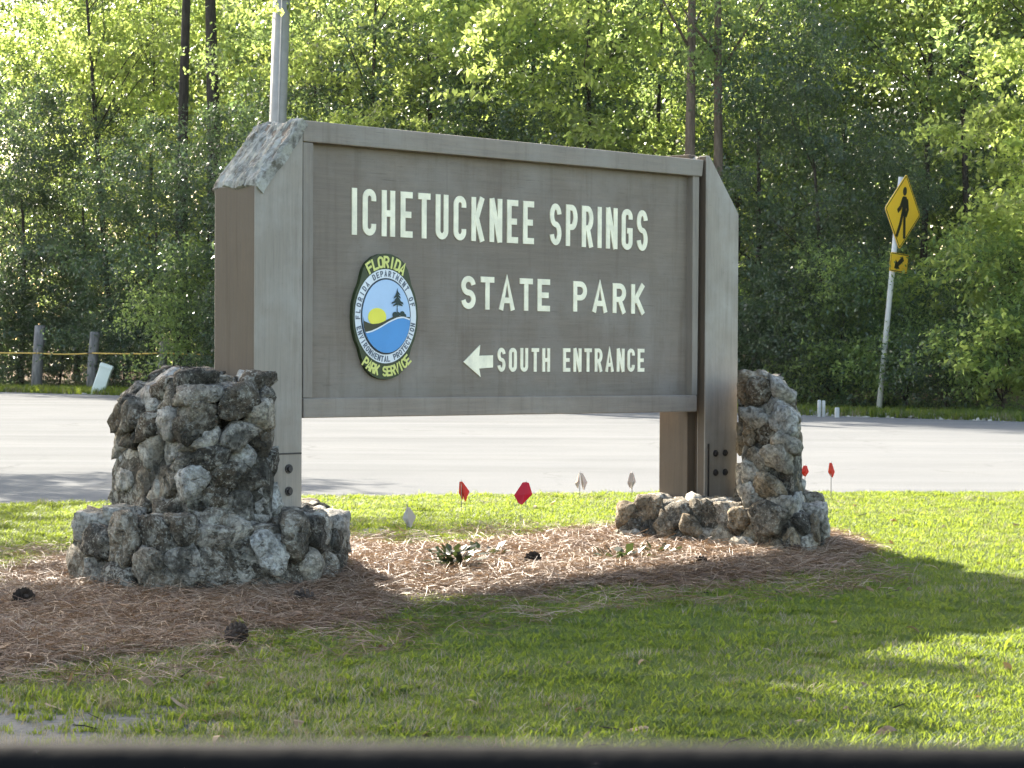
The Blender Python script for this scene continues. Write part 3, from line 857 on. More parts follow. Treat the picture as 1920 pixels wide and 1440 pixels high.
# ------------------------------------------------------------------ trees
def leaf_quads(C, rg, size, droop=.3, out=None):
    """kite leaves at points C -> V, F"""
    n = len(C)
    ax = rg.normal(size=(n, 3)); ax[:, 2] -= droop
    if out is not None: ax += out * .8
    ax /= np.linalg.norm(ax, axis=1)[:, None]
    up = rg.normal(size=(n, 3)) * .75; up[:, 2] += .9
    if out is not None: up += out * .45
    sd = np.cross(ax, up); sd /= np.linalg.norm(sd, axis=1)[:, None] + 1e-9
    nm = np.cross(sd, ax)
    L = size * rg.uniform(.65, 1.35, n)[:, None]; W = L * rg.uniform(.40, .62, n)[:, None]
    V = np.empty((n, 4, 3))
    V[:, 0] = C - ax * L * .5
    V[:, 1] = C + sd * W * .5 + nm * L * .07
    V[:, 2] = C + ax * L * .5
    V[:, 3] = C - sd * W * .5 + nm * L * .07
    F_ = np.arange(n * 4).reshape(n, 4)
    return V.reshape(-1, 3), F_
def crown_mesh(name, seed, lobes, mat, nleaf, size, clump_r, trunk_pts=None):
    """lobes: (cx,cy,cz, rx,ry,rz, clumps)"""
    rg = np.random.default_rng(seed); Cs = []; outs = []
    for cx, cy, cz, rx, ry, rz, k in lobes:
        d = rg.normal(size=(k, 3)); d /= np.linalg.norm(d, axis=1)[:, None]
        r = rg.uniform(.35, 1.0, k) ** .6
        Cs.append(np.array([cx, cy, cz]) + d * r[:, None] * np.array([rx, ry, rz])); outs.append(d)
    Cs = np.concatenate(Cs); outs = np.concatenate(outs)
    P = []; T = []; Oo = []
    for c, o in zip(Cs, outs):
        s = clump_r * rg.uniform(.65, 1.35); ct = rg.uniform(0, 1)
        for _ in range(int(rg.integers(4, 8))):                     # a clump is a handful of leafy twigs with gaps between
            tw = c + rg.normal(size=3) * np.array([s, s, s * .6]) * .75
            n = int(nleaf / 6 * rg.uniform(.6, 1.5)); rt = .17 * rg.uniform(.6, 1.4)
            q_ = rg.normal(size=(n, 3)) * np.array([rt, rt, rt * .6]) * .75
            ln = rg.random(n)[:, None] * np.array([o[0], o[1], -.45]) * .30
            P.append(tw + q_ + ln); T.append(np.clip(ct * .65 + rg.uniform(0, .15) + rg.uniform(0, .30, n), 0, 1)); Oo.append(np.repeat(o[None], n, 0))
    P = np.concatenate(P); T = np.concatenate(T); Oo = np.concatenate(Oo)
    V, F_ = leaf_quads(P, rg, size, .35, Oo * .6)
    return np_mesh(name, V, F_, mat, False, T), Cs
def trunk_mesh(name, seed, height, r0, targets, mat, lean=(0, 0), zfork=None, nbr=12):
    rg = random.Random(seed); b = MB(); pts = []; rad = []
    n = 10
    for i in range(n + 1):
        t = i / n
        pts.append((lean[0] * t * height + .10 * math.sin(seed + 3 * t), lean[1] * t * height + .10 * math.cos(seed * 2 + 4 * t), -.3 + (height + .3) * t)); rad.append(r0 * (1 - .72 * t) + (.5 * r0 * max(0, .12 - t) / .12))
    b.tube(pts, rad, 9)
    if len(targets):
        zf = zfork or height * .3
        for c in rg.sample(list(map(tuple, targets)), min(nbr, len(targets))):
            zs = min(max(zf, c[2] - rg.uniform(.6, 2.2)), height * .95)
            t = (zs + .3) / (height + .3); k = min(int(t * n), n - 1); f = t * n - k
            p0 = Vector(pts[k]).lerp(Vector(pts[k + 1]), f); p1 = Vector(c)
            mid = p0.lerp(p1, .5) + Vector((rg.uniform(-.2, .2), rg.uniform(-.2, .2), rg.uniform(-.05, .35)))
            rr_ = r0 * (1 - .72 * t) * rg.uniform(.3, .55)
            b.tube([p0, mid, p1], [rr_, rr_ * .6, rr_ * .18], 6)
    return mesh(name, b.V, b.F, mat, True)

def rlobes(rg, r, z0, z1, k, n=7):
    """several overlapping lobes between heights z0 and z1"""
    o = []
    for i in range(n):
        t = (i + .5) / n; z = z0 + (z1 - z0) * t
        rad = r * math.sin(math.pi * min(.94, .22 + .66 * t)) ** .8
        a = i * 2.4 + rg.uniform(-.4, .4)
        o.append((math.cos(a) * rad * .5, math.sin(a) * rad * .5, z, rad * rg.uniform(.6, .8), rad * rg.uniform(.6, .8), (z1 - z0) / n * rg.uniform(.9, 1.4), k))
    return o
KIND = {}
def kind(key, seed, r, z0, z1, clumps, nleaf, size, clr, mat, height, r0, bark, n=7, lean=(0, 0), nbr=12, zf=None):
    rg = random.Random(seed)
    cm, Cs = crown_mesh('crown', seed, rlobes(rg, r, z0, z1, clumps, n), mat, nleaf, size, clr)
    tm = trunk_mesh('trunk', seed, height, r0, Cs, bark, lean, zf, nbr)
    KIND[key] = (cm, tm)
LL, LM, LD = M['leaf_light'], M['leaf_mid'], M['leaf_dark']
BD, BB = M['bark_dark'], M['bark_brown']
kind('light_a', 3, 2.5, 2.2, 12.0, 15, 150, .135, .42, LL, 8.0, .085, BD, 8)
kind('light_b', 4, 2.1, 2.8, 10.5, 13, 150, .135, .42, LL, 7.0, .075, BD, 7)
kind('mid_a', 5, 2.6, 1.6, 11.5, 15, 130, .115, .50, LM, 7.5, .09, BD, 8)
kind('mid_b', 6, 2.2, 1.0, 8.5, 18, 130, .11, .48, LM, 5.6, .08, BD, 7)
kind('dark_a', 7, 2.5, .7, 8.5, 22, 140, .095, .48, LD, 5.8, .11, BD, 8)
kind('dark_b', 8, 2.2, .6, 6.8, 22, 140, .095, .46, LD, 4.6, .10, BD, 7)
kind('pine', 9, 1.5, 10.5, 14.5, 8, 90, .10, .45, LM, 14.0, .20, BD, 4, nbr=6, zf=10)
kind('brown_pine', 10, 1.5, 6.6, 11.5, 10, 90, .10, .45, LM, 11.2, .13, BB, 4, nbr=8, zf=6)
kind('light_c', 15, 2.0, .8, 6.4, 15, 165, .115, .34, LL, 4.5, .06, BD, 8)
kind('tall_dark', 16, 2.1, 1.5, 11.5, 20, 140, .10, .48, LD, 8.5, .10, BD, 8)
kind('slim', 14, 1.7, 6.2, 11.0, 13, 120, .12, .46, LL, 10.0, .085, BD, 5, lean=(.10, 0), nbr=10, zf=4.5)
kind('shrub_dark', 12, 1.25, .25, 2.6, 22, 130, .08, .30, LD, 1.6, .04, BD, 4, nbr=8, zf=.2)
kind('shrub_mid', 13, 1.2, .25, 2.9, 20, 120, .08, .30, LM, 1.8, .04, BD, 4, nbr=8, zf=.2)
def far_Y(px):
    s = (px - 960) / FPX
    return (FARL[1] - fs * FARL[0]) / (1 - fs * s)
TR = random.Random(77)
def tree(name, k, px, off, label, cat='tree', group=None, sc=1.0, rz=None, lean=0.0):
    Y = far_Y(px) + off
    X = (px - 960) / FPX * Y
    gz_ = float(ground_z(np.array([[X, Y]]), False)[0])
    t = thing(name, label, cat, (X, Y, gz_), TR.uniform(0, 6.28) if rz is None else rz, group)
    t.scale = (sc, sc, sc * TR.uniform(.94, 1.06))
    if lean: t.rotation_euler[1] = lean
    cm, tm = KIND[k]
    obj('trunk', tm, t); obj('crown', cm, t)
    return t
# tall trunks that show against the bright leaves
tree('pine_tree', 'pine', 394, 5.6, 'tall dark trunk left of the grey pole, thickest of the bare trunks', group='trees of the wood', sc=1.05)
tree('pine_tree', 'pine', 347, 6.2, 'slimmer dark trunk just left of the thickest trunk', group='trees of the wood', sc=.9)
tree('pine_tree', 'brown_pine', 1291, 1.7, 'brown trunk rising behind the right end of the park sign, left one of the pair', group='trees of the wood')
tree('pine_tree', 'brown_pine', 1340, 2.0, 'brown trunk behind the right sign post, right one of the pair', group='trees of the wood', sc=.92)
# second row: sunlit trees
G2 = 'trees of the wood'
rows = [
 ('broadleaf_tree', 'mid_a', -20, 7.0, 'tall green tree cut by the top left edge of the photo'),
 ('broadleaf_tree', 'slim', 225, 7.0, 'thin leaning trunk at upper left among bright leaves'),
 ('broadleaf_tree', 'light_b', 150, 9.5, 'bright yellow green crown at top left, left of the bare trunks'),
 ('broadleaf_tree', 'mid_a', 285, 10.5, 'green crown just left of the slim dark trunk'),
 ('broadleaf_tree', 'light_b', 455, 10.5, 'sunlit crown between the thick dark trunk and the grey pole'),
 ('broadleaf_tree', 'mid_a', 590, 7.0, 'mid green tree just right of the grey pole'),
 ('broadleaf_tree', 'light_a', 700, 5.2, 'bright yellow green tree above the left end of the top rail'),
 ('oak_tree', 'tall_dark', 800, 5.4, 'tall dark green tree between two bright crowns above the sign'),
 ('broadleaf_tree', 'light_b', 900, 5.0, 'bright yellow crown above the middle of the sign'),
 ('broadleaf_tree', 'mid_a', 1000, 6.0, 'mid green tree behind the middle of the top rail'),
 ('broadleaf_tree', 'light_a', 1090, 3.6, 'large pale green tree above the right half of the sign'),
 ('broadleaf_tree', 'mid_a', 1230, 6.5, 'mid green tree left of the two brown trunks'),
 ('broadleaf_tree', 'light_b', 1390, 8.5, 'sunlit tree deep behind the right sign post'),
 ('oak_tree', 'tall_dark', 1500, 9.5, 'tall dark tree behind the dark oak right of the sign'),
 ('broadleaf_tree', 'slim', 1700, 8.5, 'slender trunk rising above the yellow crossing sign into sunlit leaves'),
 ('broadleaf_tree', 'mid_b', 1570, 9.0, 'green tree left of the slender trunk above the crossing sign'),
 ('broadleaf_tree', 'light_c', 1975, 2.4, 'bright yellow green tree on the right, right of the crossing sign'),
 ('broadleaf_tree', 'mid_a', 1965, 7.5, 'green tree at the top right corner of the photo'),
 ('broadleaf_tree', 'slim', 1850, 7.5, 'slender leaning trunk with sunlit leaves at top right'),
]
for nm, k, px, off, lb in rows: tree(nm, k, px, off, lb, group=G2)
# front row: dark, dense to the ground
front = [
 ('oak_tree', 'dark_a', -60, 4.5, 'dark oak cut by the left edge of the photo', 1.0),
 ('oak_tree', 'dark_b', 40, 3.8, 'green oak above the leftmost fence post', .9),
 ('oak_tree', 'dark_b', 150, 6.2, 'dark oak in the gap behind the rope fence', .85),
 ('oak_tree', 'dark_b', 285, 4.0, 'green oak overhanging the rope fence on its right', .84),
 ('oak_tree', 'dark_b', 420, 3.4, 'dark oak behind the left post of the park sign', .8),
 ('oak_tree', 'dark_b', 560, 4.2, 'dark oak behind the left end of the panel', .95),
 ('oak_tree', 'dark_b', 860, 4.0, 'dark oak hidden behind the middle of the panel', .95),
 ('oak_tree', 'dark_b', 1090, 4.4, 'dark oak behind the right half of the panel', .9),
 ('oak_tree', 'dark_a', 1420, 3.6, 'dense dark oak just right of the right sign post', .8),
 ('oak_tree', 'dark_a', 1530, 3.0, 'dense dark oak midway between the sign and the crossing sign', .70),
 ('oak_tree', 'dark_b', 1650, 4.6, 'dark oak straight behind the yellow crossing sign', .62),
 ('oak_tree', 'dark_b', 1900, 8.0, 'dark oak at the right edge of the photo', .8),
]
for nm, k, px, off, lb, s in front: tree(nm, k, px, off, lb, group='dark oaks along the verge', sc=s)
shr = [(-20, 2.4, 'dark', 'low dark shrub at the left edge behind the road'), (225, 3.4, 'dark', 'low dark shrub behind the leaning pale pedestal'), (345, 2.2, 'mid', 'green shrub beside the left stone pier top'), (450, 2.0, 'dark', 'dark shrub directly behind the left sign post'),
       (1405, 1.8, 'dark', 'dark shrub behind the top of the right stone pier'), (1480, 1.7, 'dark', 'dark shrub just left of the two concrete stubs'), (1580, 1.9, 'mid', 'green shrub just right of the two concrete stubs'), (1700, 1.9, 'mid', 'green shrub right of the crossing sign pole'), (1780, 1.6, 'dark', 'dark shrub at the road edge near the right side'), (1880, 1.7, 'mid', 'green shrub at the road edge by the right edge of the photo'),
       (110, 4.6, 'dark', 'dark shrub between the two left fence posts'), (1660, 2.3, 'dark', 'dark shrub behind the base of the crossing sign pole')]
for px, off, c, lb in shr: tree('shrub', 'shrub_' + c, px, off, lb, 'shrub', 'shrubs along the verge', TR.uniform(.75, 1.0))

# ------------------------------------------------------------------ scatter helper (geometry nodes)
def protos(name, meshes):
    c = bpy.data.collections.new(name)
    for i, me in enumerate(meshes):
        o = bpy.data.objects.new('%s_%02d' % (name, i), me); c.objects.link(o)
    return c
def scatter(name, P, rot, scl, pick, coll, label=None):
    me = bpy.data.meshes.new(name)
    me.vertices.add(len(P)); me.vertices.foreach_set('co', np.asarray(P, np.float32).ravel())
    a = me.attributes.new('rot', 'FLOAT_VECTOR', 'POINT'); a.data.foreach_set('vector', np.asarray(rot, np.float32).ravel())
    a = me.attributes.new('scl', 'FLOAT', 'POINT'); a.data.foreach_set('value', np.asarray(scl, np.float32))
    a = me.attributes.new('pick', 'INT', 'POINT'); a.data.foreach_set('value', np.asarray(pick, np.int32))
    me.update()
    o = obj(name, me)
    ng = bpy.data.node_groups.new(name + '_nodes', 'GeometryNodeTree')
    ng.interface.new_socket('Geometry', in_out='INPUT', socket_type='NodeSocketGeometry')
    ng.interface.new_socket('Geometry', in_out='OUTPUT', socket_type='NodeSocketGeometry')
    N = ng.nodes; gi = N.new('NodeGroupInput'); go = N.new('NodeGroupOutput')
    ip = N.new('GeometryNodeInstanceOnPoints'); ci = N.new('GeometryNodeCollectionInfo')
    ci.inputs['Collection'].default_value = coll
    ci.inputs['Separate Children'].default_value = True; ci.inputs['Reset Children'].default_value = True
    ip.inputs['Pick Instance'].default_value = True
    def attr(nm, ty):
        x = N.new('GeometryNodeInputNamedAttribute'); x.data_type = ty; x.inputs['Name'].default_value = nm
        return x.outputs[0]
    e2r = N.new('FunctionNodeEulerToRotation')
    ng.links.new(attr('rot', 'FLOAT_VECTOR'), e2r.inputs[0]); ng.links.new(e2r.outputs[0], ip.inputs['Rotation'])
    ng.links.new(gi.outputs[0], ip.inputs['Points']); ng.links.new(ci.outputs[0], ip.inputs['Instance'])
    ng.links.new(attr('scl', 'FLOAT'), ip.inputs['Scale']); ng.links.new(attr('pick', 'INT'), ip.inputs['Instance Index'])
    ng.links.new(ip.outputs[0], go.inputs[0])
    md = o.modifiers.new('scatter', 'NODES'); md.node_group = ng
    return tag(o, kind='stuff')

# deep wood behind the trees one can tell apart
wc = []
for i, mt in enumerate((LL, LM, LD, LM)):
    rg = np.random.default_rng(100 + i)
    Cc = rg.normal(size=(260, 3)) * np.array([.62, .62, .42])
    V, F_ = leaf_quads(Cc, rg, .15, .3)
    wc.append(np_mesh('leaf_clump', V, F_, mt, False, np.clip(rg.random() * .5 + rg.random(260) * .5, 0, 1)))
rg = np.random.default_rng(5)
n = 3200
along = rg.uniform(-34, 24, n); dep = 11.5 + 11 * rg.random(n) ** .8
rd_dir = np.array([1.0, fs]) / math.hypot(1, fs); rd_nrm = np.array([-rd_dir[1], rd_dir[0]])
mid0 = np.array([-2.0, far_y(-2.0)])
XY = mid0 + along[:, None] * rd_dir + dep[:, None] * rd_nrm
hmax = 13.5 + 1.5 * np.sin(along * .8) + rg.normal(size=n) + .18 * np.maximum(0, -along - 4)
Z = rg.random(n) ** .85 * hmax
scatter('woodland', np.column_stack([XY, Z]), np.column_stack([rg.uniform(-.3, .3, n), rg.uniform(-.3, .3, n), rg.uniform(0, 6.28, n)]), rg.uniform(.8, 1.5, n), rg.integers(0, 4, n), protos('wood_clump', wc))

# ------------------------------------------------------------------ trees beside the frame whose shade falls on the lawn
def side_tree(loc, lobes, seed, label, h, r0, lean=(0, 0), nleaf=120, mat=LM):
    t = thing('oak_tree', label, 'tree', (loc[0], loc[1], -.02), 0)
    cm, Cs = crown_mesh('crown', seed, lobes, mat, nleaf, .11, .42)
    tm = trunk_mesh('trunk', seed, h, r0, Cs, BD, lean, 2.2, 26)
    obj('trunk', tm, t); obj('crown', cm, t)
side_tree((-7.0, 16.3), [(1.0, .2, 6.0, 1.2, 1.1, .6, 44), (1.2, .5, 6.6, 1.0, .9, .5, 30), (.75, .5, 5.6, 1.1, 1.0, .5, 36), (1.6, .6, 7.0, .7, .6, .4, 8), (.6, 2.4, 7.2, 1.1, .9, .5, 26), (-.6, .6, 6.4, 1.1, 1.1, .6, 22), (2.0, 1.3, 7.0, .6, .35, .3, 6), (.0, 2.0, 6.0, 1.2, .9, .5, 26), (.3, -.7, 6.0, 1.1, .8, .5, 26)],
          201, 'big oak left of the photo whose crown shades the near lawn', 7.0, .24, nleaf=170)
side_tree((-8.6, 22.6), [(.9, -1.6, 5.6, 1.5, 1.3, .8, 14), (1.6, .6, 6.2, 1.4, .7, .6, 10), (-.2, 5.6, 6.6, 1.8, 1.4, .7, 70), (3.0, 1.2, 6.4, 1.3, .6, .5, 8), (-.8, .2, 6.8, 1.6, 1.6, 1.0, 12)],
          202, 'oak on the far left verge shading the road', 7.4, .2)

# ------------------------------------------------------------------ grass
def tuft(seed, n, h0, h1, w, spread, bend, mat, name):
    rg = np.random.default_rng(seed); V = []; F_ = []
    for i in range(n):
        a = rg.uniform(0, 6.28); r = spread * math.sqrt(rg.random()); bx, by = r * math.cos(a), r * math.sin(a)
        h = rg.uniform(h0, h1); da = rg.uniform(0, 6.28); b_ = rg.uniform(.2, 1) * bend * h
        dx, dy = math.cos(da), math.sin(da); wx, wy = -dy * w / 2, dx * w / 2
        k = len(V)
        V += [(bx - wx, by - wy, -.004), (bx + wx, by + wy, -.004), (bx + dx * b_ * .35 + wx * .8, by + dy * b_ * .35 + wy * .8, h * .6), (bx + dx * b_ * .35 - wx * .8, by + dy * b_ * .35 - wy * .8, h * .6), (bx + dx * b_, by + dy * b_, h)]
        F_ += [(k, k + 1, k + 2), (k, k + 2, k + 3), (k + 3, k + 2, k + 4)]
    return mesh(name, V, F_, mat)
gp = [tuft(300 + i, 14, .012, .036, .0050, .032, 1.5, M['grass'], 'grass_tuft') for i in range(6)] + [tuft(320, 9, .018, .045, .0035, .032, 1.3, M['dry_grass'], 'dry_tuft')] + [tuft(330, 8, .035, .062, .0045, .028, 1.0, M['grass'], 'long_tuft')]
rg = np.random.default_rng(9)
n = 600000
Y = 4.3 + (19.8 - 4.3) * rg.random(n) ** .92
X = (rg.random(n) * 2 - 1) * (.2133 * Y + 2.5)
P = np.column_stack([X, Y])
keep = signed(P, road_poly) < -.02 + .07 * rg.normal(size=n)
sb = signed(P, bed); keep &= rg.random(n) > sm(-.20, .08, sb + .16 * vnoise(P, 4.5, 1.0) + .16 * vnoise(P, 1.7, 5.0)) * (.975 - .30 * sm(1165, 1215, to_px(np.column_stack([P, np.zeros(len(P))]))[1]))
sd = signed(P, sand); keep &= rg.random(n) > np.clip(sm(-1.1, .7, sd + .6 * vnoise(P, 2.2, 7.0) + .35 * vnoise(P, 9.0, 17.0)) * 1.0, 0, .90)
keep &= rg.random(n) > sm(-.1, .08, signed(P, bare_spot)) * .9
thin = vnoise(P, 1.7, 12.0) * .5 + vnoise(P, 5.0, 2.0) * .3
px_, py_ = to_px(np.column_stack([P, np.zeros(n)]))
leftfront = sm(1200, 300, px_) * sm(1170, 1320, py_)
keep &= rg.random(n) > np.clip(.15 + thin * .9, 0, .75) * (.45 + .9 * leftfront)
for c, rr_ in ((pierL, .45), (pierR, .45)):
    keep &= np.hypot(P[:, 0] - c.location.x, P[:, 1] - c.location.y) > rr_
P = P[keep]; n = len(P); leftfront = leftfront[keep]
Z = ground_z(P, False) + .012 * vnoise(P, 1.4, 3.0)
pk = rg.integers(0, 6, n)
dry = rg.random(n) < .010 + .20 * leftfront + .05 * (vnoise(P, 1.1, 21.0) > .25); pk[dry] = 6
lg = rg.random(n) < .012 + .06 * (vnoise(P, 2.3, 31.0) > .42); pk[lg & ~dry] = 7
print('grass tufts', n)
scatter('grass', np.column_stack([P, Z]), np.column_stack([rg.uniform(-.15, .15, n), rg.uniform(-.15, .15, n), rg.uniform(0, 6.28, n)]), rg.uniform(.55, 1.1, n) * np.clip(1.0 + .55 * vnoise(P, 6.5, 41.0) + .35 * vnoise(P, 2.1, 51.0), .45, 1.7), pk, protos('grass_tuft', gp))
# verge beyond the road: longer, coarser grass
n = 9000
al = rg.uniform(-17, 17, n); off = .05 + 1.5 * rg.random(n) ** 1.8
XY = mid0 + al[:, None] * rd_dir + off[:, None] * rd_nrm
vp = [tuft(340 + i, 12, .04, .13, .012, .10, .7, M['grass'], 'verge_tuft') for i in range(3)] + [tuft(350, 10, .05, .14, .01, .10, .9, M['dry_grass'], 'verge_dry_tuft')]
scatter('verge_grass', np.column_stack([XY, ground_z(XY, False)]), np.column_stack([np.zeros(n), np.zeros(n), rg.uniform(0, 6.28, n)]), rg.uniform(.6, 1.4, n), np.where(rg.random(n) < .25, 3, rg.integers(0, 3, n)), protos('verge_tuft', vp))
# pale rubble along the far edge of the road
pm = []
for i in range(4):
    rr2 = random.Random(400 + i); bm = bmesh.new(); bmesh.ops.create_icosphere(bm, subdivisions=1, radius=1)
    for v in bm.verts: v.co = Vector((v.co.x * rr2.uniform(.8, 1.2), v.co.y, v.co.z * .6)) * rr2.uniform(.8, 1.15)
    me = bpy.data.meshes.new('pebble'); bm.to_mesh(me); bm.free(); me.materials.append(M['pebble']); pm.append(me)
n = 2600
al = np.concatenate([rg.uniform(3, 14, n - 900), rg.uniform(-16, 3, 900)]); off = np.abs(rg.normal(size=n)) * .35 - .1
XY = mid0 + al[:, None] * rd_dir + off[:, None] * rd_nrm
scatter('gravel', np.column_stack([XY, ground_z(XY, False) + .01]), rg.uniform(0, 6.28, (n, 3)), .015 + .05 * rg.random(n) ** 3, rg.integers(0, 4, n), protos('pebble', pm))

# ------------------------------------------------------------------ pine straw
def needles(seed, n, L0, L1, rad, spread, flat, name):
    rg = np.random.default_rng(seed); V = []; F_ = []
    for i in range(n):
        a = rg.uniform(0, 6.28); L = rg.uniform(L0, L1); cx, cy = rg.normal(size=2) * spread
        el = rg.normal() * flat; cv = rg.normal() * .35; z0 = abs(rg.normal()) * .010
        d = np.array([math.cos(a), math.sin(a), el]); s = np.array([-math.sin(a), math.cos(a), 0])
        k = len(V); c = np.array([cx, cy, z0 + abs(el) * L * .3])
        for j in range(4):
            t = j / 3 - .5
            p = c + d * L * t + s * cv * L * (t * t) + np.array([0, 0, -.06 * L * (2 * t) ** 2 + .008])
            w = rad * (1 - .6 * abs(2 * t))
            V += [tuple(p - s * w), tuple(p + s * w + np.array([0, 0, rad * .8]))]
        for j in range(3): F_.append((k + 2 * j, k + 2 * j + 1, k + 2 * j + 3, k + 2 * j + 2))
    return mesh(name, V, F_, M['straw'])
sp_ = [needles(500 + i, 18, .07, .17, .0014, .07, .16, 'needle_clump') for i in range(6)] + [needles(520 + i, 9, .10, .20, .0016, .06, .38, 'needle_tuft') for i in range(2)]
n = 60000
bp = np.array(bed); lo, hi = bp.min(0), bp.max(0)
P = lo + (hi - lo) * rg.random((n, 2))
sb = signed(P, bed) + .16 * vnoise(P, 4.5, 1.0) + .16 * vnoise(P, 1.7, 5.0)
keep = (rg.random(n) < sm(-.16, .10, sb)) | ((rg.random(n) < .03) & (sb > -.9))
px_, py_ = to_px(np.column_stack([P, np.zeros(n)])); keep &= (px_ > -420)
P = P[keep]; n = len(P); print('straw clumps', n)
Z = ground_z(P, False) + .012 * vnoise(P, 1.4, 3.0) + .004 + .014 * rg.random(n)
scatter('pine_straw', np.column_stack([P, Z]), np.column_stack([rg.normal(size=n) * .08, rg.normal(size=n) * .08, rg.uniform(0, 6.28, n)]), rg.uniform(.7, 1.25, n), np.where(rg.random(n) < .1, rg.integers(6, 8, n), rg.integers(0, 6, n)), protos('needle_clump', sp_))

# fallen leaves and bits of twig on lawn and straw
M['dead_leaf'] = mat_grass('dead_leaves', [(.1, (.10, .06, .03)), (.5, (.20, .13, .07)), (.9, (.32, .24, .14))], (.3, .2, .08), .2)
lm = []
for i in range(4):
    rg3 = np.random.default_rng(800 + i); V = []; L = .05 + .02 * i; nn_ = 6
    for j in range(nn_ + 1):
        t = j / nn_; w = .016 * math.sin(math.pi * (.06 + .88 * t)) ** .8; c_ = .014 * math.sin(3 * t + i)
        V += [(L * (t - .5), -w, .004 + c_ + abs(w) * .5), (L * (t - .5), w, .004 + c_ + abs(w) * .35)]
    lm.append(mesh('dead_leaf', V, [(2 * j, 2 * j + 1, 2 * j + 3, 2 * j + 2) for j in range(nn_)], M['dead_leaf']))
for i in range(2):
    b = MB(); b.tube([(-.06, 0, .006), (-.01, .006 * (1 - 2 * i), .010), (.05, -.01, .006)], [.0022, .0028, .0016], 5); lm.append(mesh('twig', b.V, b.F, M['bark_dark']))
n = 4200
Y = 4.6 + 13 * rg.random(n); X = (rg.random(n) * 2 - 1) * (.2133 * Y + 2.4); P = np.column_stack([X, Y])
keep = (signed(P, road_poly) < -.05) & (rg.random(n) < .14 + .7 * sm(-.6, .1, signed(P, bed)) + .35 * vnoise(P, 1.3, 61.0))
P = P[keep]; n = len(P); onb = sm(-.1, .1, signed(P, bed))
Z = ground_z(P, False) + .012 * vnoise(P, 1.4, 3.0) + .014 + .012 * onb
scatter('leaf_litter', np.column_stack([P, Z]), np.column_stack([rg.normal(size=n) * .35, rg.normal(size=n) * .35, rg.uniform(0, 6.28, n)]), rg.uniform(.5, 1.15, n), rg.integers(0, 6, n), protos('dead_leaf', lm))

# ------------------------------------------------------------------ pine cones and small plants on the straw bed
def cone_mesh(seed):
    rr2 = random.Random(seed); b = MB(); L = .11
    b.tube([(0, 0, 0), (0, 0, L * .5), (0, 0, L)], [.022, .026, .008], 8)
    for i in range(64):
        t = i / 64; z = L * (.02 + .96 * t); r = .047 * math.sin(math.pi * (.18 + .78 * t)) ** .8
        a = i * 2.39996; c, s = math.cos(a), math.sin(a); w = .012
        tip = Vector((c * r, s * r, z + .008)); base = Vector((c * .014, s * .014, z - .006))
        sd_ = Vector((-s, c, 0)) * w
        b.add([base - sd_ * .5, base + sd_ * .5, tip + sd_ * .7, tip + Vector((c, s, 0)) * .006 + Vector((0, 0, .004)), tip - sd_ * .7, tip + Vector((0, 0, -.007))],
              [(0, 1, 2, 3), (0, 3, 4), (0, 4, 5), (1, 5, 2), (2, 5, 3), (3, 5, 4), (0, 5, 1)])
    return mesh('pine_cone', b.V, b.F, M['cone'])
cones = [((585, 1132), 'dark pine cone at the right front foot of the left stone pier', 1.1), ((432, 1196), 'dark pine cone on the straw edge below the left pier', .95), ((38, 1138), 'dark pine cone at the left edge of the photo', 1.0), ((992, 1062), 'reddish pine cone in the sunlit straw in the middle', .9), ((1500, 1040), 'dark pine cone in the shade at the foot of the right pier', 1.15), ((1318, 1058), 'small pine cone on the sunlit straw below the right post', .8)]
cmesh = [cone_mesh(600 + i) for i in range(2)]
for i, ((px, py), lb, s) in enumerate(cones):
    p = on_ground(px, py, .05); g_ = float(ground_z(np.array([[p.x, p.y]]), False)[0])
    o = obj('pine_cone', cmesh[i % 2], None, (p.x, p.y, g_ + .045 * s))
    o.rotation_euler = (R(TR.uniform(60, 100)), R(TR.uniform(-20, 20)), TR.uniform(0, 6.28)); o.scale = (s, s, s)
    tag(o, lb, 'pine cone', 'pine cones on the straw')
def plant_mesh(seed, n, L, h):
    rg2 = np.random.default_rng(seed); b = MB(); V = []; F_ = []; T = []
    for i in range(n):
        a = rg2.uniform(0, 6.28); el = rg2.uniform(.15, 1.2); r = rg2.uniform(.02, .08); z = rg2.uniform(.01, h)
        d = np.array([math.cos(a) * math.cos(el), math.sin(a) * math.cos(el), math.sin(el) * .8]); s = np.array([-math.sin(a), math.cos(a), rg2.normal() * .3])
        c = np.array([math.cos(a) * r, math.sin(a) * r, z]); l = L * rg2.uniform(.7, 1.3); w = l * .22
        k = len(V); V += [c, c + d * l * .5 + s * w, c + d * l + np.array([0, 0, -.15 * l]), c + d * l * .5 - s * w]; F_.append((k, k + 1, k + 2, k + 3)); T.append(rg2.random())
    return np_mesh('foliage', V, F_, M['leaf_plant'], False, T)
plants = [((852, 1072), 'dark leaved small plant in the straw left of the sign centre, tallest of the plants', 90, .06, .10, 1.3), ((905, 1045), 'low plant spreading at the grass edge behind the tallest plant', 28, .06, .05, 1.35), ((1162, 1052), 'low dark plant on the sunlit straw before the right pier', 44, .065, .05, 1.4), ((1233, 1043), 'small plant beside the base of the right pier', 34, .055, .05, 1.35), ((765, 1048), 'small weed at the grass edge nearest the left pier', 20, .05, .04, .9)]
